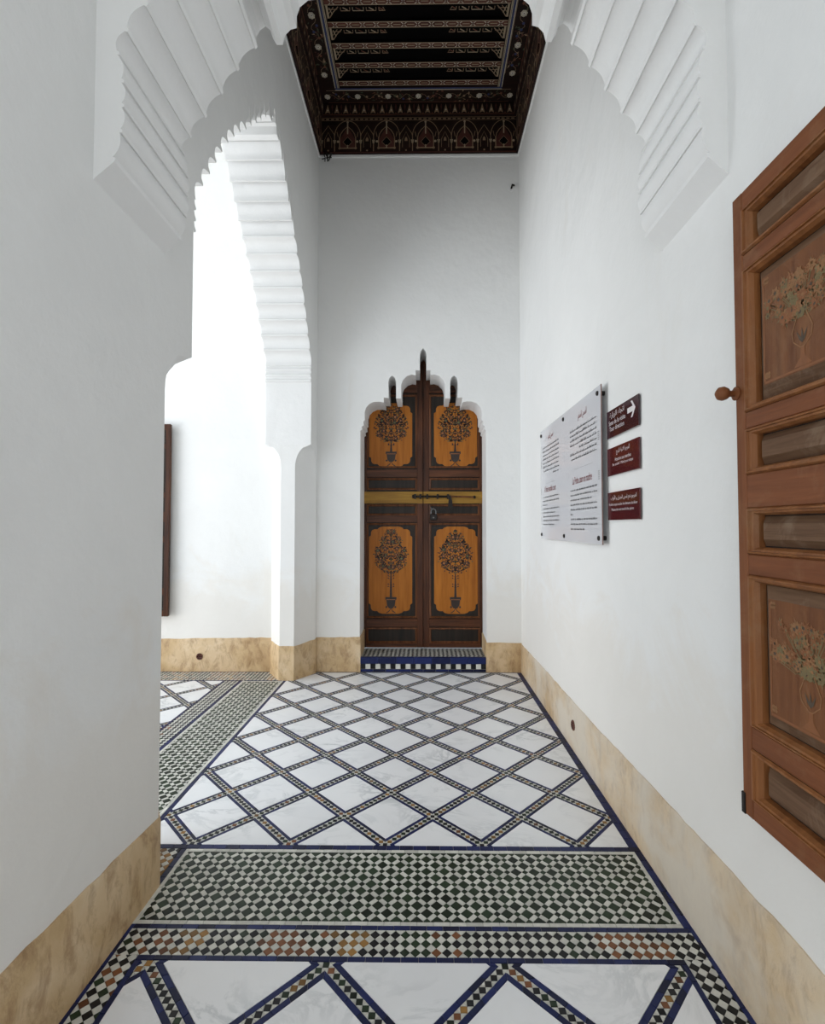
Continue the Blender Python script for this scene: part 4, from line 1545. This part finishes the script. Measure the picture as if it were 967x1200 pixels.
def arabic(s):
    """joined letter forms in visual order"""
    out = []
    for w in s.split(' '):
        w = w.replace('لا', '\u0001')
        g = []
        for i, c in enumerate(w):
            prev = w[i - 1] if i else None
            jp = prev is not None and prev != '\u0001' and FORMS[prev][1] == 4
            if c == '\u0001':
                g.append(chr(0xFEFC if jp else 0xFEFB))
                continue
            b, nf = FORMS[c]
            jn = nf == 4 and i + 1 < len(w)
            k = (3 if jn else 1) if jp else (2 if jn else 0)
            g.append(chr(b + k))
        out.append(''.join(reversed(g)))
    return ' '.join(reversed(out))


def text_geo(s, res=2):
    c = bpy.data.curves.new('lettering', 'FONT')
    c.body = s
    c.resolution_u = res
    o = bpy.data.objects.new('lettering', c)
    COL.objects.link(o)
    dg = bpy.context.evaluated_depsgraph_get()
    dg.update()
    me = bpy.data.meshes.new_from_object(o.evaluated_get(dg))
    vs_ = [(v.co.x, v.co.y) for v in me.vertices]
    fs = [tuple(p.vertices) for p in me.polygons]
    bpy.data.objects.remove(o)
    bpy.data.curves.remove(c)
    bpy.data.meshes.remove(me)
    return vs_, fs


def wall_text(name, s, parent, x, y_left, z_base, width, height, mat, lift=0.0008):
    """lettering on a plate on the right wall: reads from far (large y) to near; fitted to width, height"""
    vs_, fs = text_geo(s)
    a0, a1 = min(v[0] for v in vs_), max(v[0] for v in vs_)
    b0, b1 = min(v[1] for v in vs_), max(v[1] for v in vs_)
    ku, kv = width / (a1 - a0), height / (b1 - b0)
    mb_ = MB()
    mb_.v = [(x - lift, y_left - (u - a0) * ku, z_base + (v - b0) * kv) for u, v in vs_]
    mb_.f = fs
    mb_.m = [mb_.mi(mat)] * len(fs)
    return mb_.build(name, parent)


# --- three maroon direction and notice signs
YS = 2.690
SW, SH_ = 0.392, 0.147


def sign(z0, label, mat, lines, arrow=False):
    root = empty('wall_sign', (XR, YS - SW / 2, z0))
    tag(root, label, 'sign')
    m_ = MB()
    x0 = XR - 0.014
    m_.box((x0, YS - SW, z0), (XR - 0.006, YS, z0 + SH_), mat, 0.001)
    m_.build('plate', root)
    m_ = MB()
    for (a, b) in ((0.03, 0.03), (SW - 0.03, 0.03), (0.03, SH_ - 0.03), (SW - 0.03, SH_ - 0.03)):
        m_.lathe((XR - 0.006, YS - a, z0 + b), (1, 0, 0), [(0.008, 0), (0.008, 0.006)], M['print_grey'], 8)
        m_.build('adhesive_pad', root)
        m_ = MB()
    for s, u, v, w, h in lines:
        wall_text('lettering', s, root, x0, YS - u, z0 + v, w, h, M['sign_white'])
    if arrow:
        st = Strokes(lambda u, v, l: (x0 - l, YS - u, z0 + v))
        u0, v0 = 0.272, 0.092
        st.poly([(u0, v0 - 0.013), (u0 + 0.062, v0 - 0.013), (u0 + 0.040, v0 - 0.040), (u0 + 0.058, v0 - 0.040), (u0 + 0.092, v0), (u0 + 0.058, v0 + 0.040), (u0 + 0.040, v0 + 0.040), (u0 + 0.062, v0 + 0.013), (u0, v0 + 0.013)], M['sign_white'])
        st.build('arrow', root)


sign(1.972, 'dark maroon plate with a white arrow, uppermost of the three small signs', M['maroon_d'],
     [(arabic('اتجاه الزيارة'), 0.045, 0.098, 0.185, 0.036), ('Sens de la visite', 0.030, 0.066, 0.215, 0.025), ('Tour direction', 0.038, 0.034, 0.19, 0.024)], True)
sign(1.770, 'maroon notice plate with three short lines, between arrow sign and lowest notice', M['maroon'],
     [(arabic('المرجو الانتباه للدرج'), 0.125, 0.100, 0.165, 0.033), ('Attention aux marches', 0.105, 0.071, 0.20, 0.018), ('Be careful ! Mind your steps', 0.075, 0.044, 0.255, 0.018)])
sign(1.534, 'maroon notice plate with wide lines of text, lowest of the three small signs', M['maroon'],
     [(arabic('المرجو عدم لمس الجدران و الأبواب'), 0.045, 0.098, 0.32, 0.034), ('Veuillez ne pas toucher les éléments du décor', 0.018, 0.071, 0.355, 0.018), ('Please do not touch the parts', 0.055, 0.044, 0.275, 0.018)])

# --- large printed information board on stand-offs
PY1, PY0, PZ0, PZ1 = 4.110, 2.715, 1.400, 2.285
board = empty('information_board', (XR, (PY0 + PY1) / 2, PZ0))
tag(board, 'large pale acrylic board of Arabic and French text on the right wall', 'board')
XB = XR - 0.038
mb = MB()
mb.box((XB, PY0, PZ0), (XB + 0.006, PY1, PZ1), M['acrylic'], 0.001)
panel = mb.build('acrylic_sheet', board)
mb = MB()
mb.box((XB - 0.0002, PY0 - 0.003, PZ0), (XB + 0.0062, PY0 - 0.0002, PZ1), M['edge_reflection'])
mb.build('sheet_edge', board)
for y in (PY0 + 0.045, 3.435, PY1 - 0.03):
    for z in (PZ0 + 0.035, PZ1 - 0.04):
        mb = MB()
        mb.lathe((XR - 0.001, y, z), (-1, 0, 0), [(0.013, 0), (0.013, 0.030)], M['iron'], 12)
        mb.lathe((XB, y, z), (-1, 0, 0), [(0.014, 0), (0.014, 0.006), (0.009, 0.009), (0.001, 0.0095)], M['iron'], 12)
        mb.build('stud', board)
rnd = random.Random(3)


def body_text(y_left, width, zs, ends, size, arab, name='printed_lines'):
    """rows of word-sized marks, too small to read"""
    m_ = MB()
    x = XB - 0.0009
    for z, e in zip(zs, ends):
        u = 0 if not arab else width * (1 - e)
        stop = width * e if not arab else width
        while u < stop - 0.006:
            w = min(rnd.uniform(0.018, 0.055), stop - u)
            t = u
            while t < u + w - 0.002:
                g = rnd.uniform(0.004, 0.008)
                h0, h1 = (rnd.uniform(0.0, 0.25), rnd.uniform(0.5, 1.0)) if not arab else (rnd.uniform(-0.25, 0.15), rnd.choice([0.35, 0.45, 0.5, 1.05]))
                m_.face([(x, y_left - t, z + size * h0), (x, y_left - t - g * 0.72, z + size * h0), (x, y_left - t - g * 0.72, z + size * h1), (x, y_left - t, z + size * h1)], M['print'])
                t += g
            if arab:
                m_.face([(x, y_left - u, z), (x, y_left - u - w, z), (x, y_left - u - w, z + size * 0.28), (x, y_left - u, z + size * 0.28)], M['print'])
            else:
                m_.face([(x, y_left - u, z + size * 0.35), (x, y_left - u - w * 0.9, z + size * 0.35), (x, y_left - u - w * 0.9, z + size * 0.52), (x, y_left - u, z + size * 0.52)], M['print'])
            u += w + rnd.uniform(0.007, 0.012)
    return tag(m_.build(name, panel), kind='stuff')


# right column
wall_text('heading', arabic('الصحن الصغير'), panel, XB, 3.12, 2.165, 0.17, 0.055, M['print_red'], 0.0012)
body_text(3.285, 0.50, [2.118 - 0.031 * k for k in range(7)], [1, 1, 1, 1, 0.62, 1, 0.95], 0.014, True)
wall_text('heading', 'La Petite cour en marbre', panel, XB, 3.235, 1.772, 0.37, 0.046, M['print_red'], 0.0012)
body_text(3.285, 0.50, [1.727 - 0.0312 * k for k in range(9)], [1, 1, 0.82, 1, 1, 0.11, 1, 1, 0.58], 0.0135, False)
# left column
wall_text('heading', arabic('الصحن الصغير'), panel, XB, 3.87, 2.172, 0.16, 0.052, M['print_red'], 0.0012)
body_text(4.03, 0.47, [2.128 - 0.0315 * k for k in range(8)], [1, 1, 1, 1, 1, 1, 0.95, 0.35], 0.014, True)
wall_text('heading', 'A Petite marble court', panel, XB, 3.985, 1.772, 0.34, 0.046, M['print_red'], 0.0012)
body_text(4.03, 0.47, [1.727 - 0.031 * k for k in range(8)], [1, 1, 0.3, 1, 0.75, 1, 1, 0.7], 0.0135, False)
st = Strokes(lambda u, v, l: (XB - l, u, v), 0.0009)
st.line([(3.20, 1.868), (2.85, 1.868)], 0.002, M['print_grey'])
st.line([(3.95, 1.84), (3.65, 1.84)], 0.002, M['print_grey'])
for yy in (2.752, 4.088):
    for zz in (1.985, 1.765):
        for q in range(5):
            st.line([(yy + 0.012, zz + q * 0.011), (yy - 0.012, zz + q * 0.011)], 0.006, M['print_grey'])
tag(st.build('printed_marks', panel), kind='stuff')

# ------------------------------------------------------------------ small fittings


def vent(loc, axis, label):
    root = empty('vent_plug', loc)
    tag(root, label, 'vent', 'round vents in the ochre bands')
    m_ = MB()
    m_.lathe((0, 0, 0), axis, [(0.034, 0), (0.034, 0.005), (0.029, 0.009), (0.024, 0.006), (0.001, 0.006)], M['c_red'], 18)
    o = m_.build('rim', None, smooth=40); o.parent = root
    ax = Vector(axis)
    e1 = ax.cross(Vector((0, 0, 1))).normalized()
    m_ = MB()
    for k in range(7):
        a = k * 2 * pi / 6
        c = Vector((0, 0, 0)) if k == 6 else (e1 * cos(a) + Vector((0, 0, 1)) * sin(a)) * 0.017
        m_.lathe(c, axis, [(0.0055, 0.004), (0.0055, 0.0066), (0.001, 0.0067)], M['c_black'], 8)
    o = m_.build('holes', None); o.parent = root


vent((-2.315, YB - T, 0.155), (0, -1, 0), 'small round reddish vent low on the side room wall')
vent((XR - T, 3.365, 0.17), (-1, 0, 0), 'small round vent in the ochre band below the information board')
# hook high on the end wall
root = empty('wall_hook', (0.935, YB, 5.08))
tag(root, 'small dark nail stub high on the end wall near right corner', 'hook')
mb = MB()
mb.lathe((0, 0, 0), (0, -1, 0), [(0.035, 0), (0.032, 0.003), (0.012, 0.004)], M['carved'], 12)
o = mb.build('plaster_patch', None); o.parent = root
mb = MB()
mb.tube([(0, -0.002, 0), (0.004, -0.04, 0.012), (0.016, -0.055, -0.004), (0.020, -0.05, -0.012)], 0.010, M['iron'], 6)
o = mb.build('stub', None, smooth=40); o.parent = root
# dark tangle hanging at the corner of the frieze
root = empty('wire_tangle', (XL + 0.05, YB - 0.05, Z_FR))
tag(root, 'black tangle of wire ends hanging at the left corner of the ceiling frieze', 'wire')
rnd = random.Random(5)
for k in range(7):
    mb = MB()
    x = 0.01 + 0.014 * k
    mb.tube([(x, 0.01, 0.0), (x + rnd.uniform(-0.02, 0.02), -0.012, -0.03), (x + rnd.uniform(-0.02, 0.03), 0.0, -0.06), (x + rnd.uniform(-0.03, 0.03), -0.01, -0.06 - 0.05 * rnd.random())], 0.0055, M['iron'], 5)
    o = mb.build('wire', None, smooth=40); o.parent = root
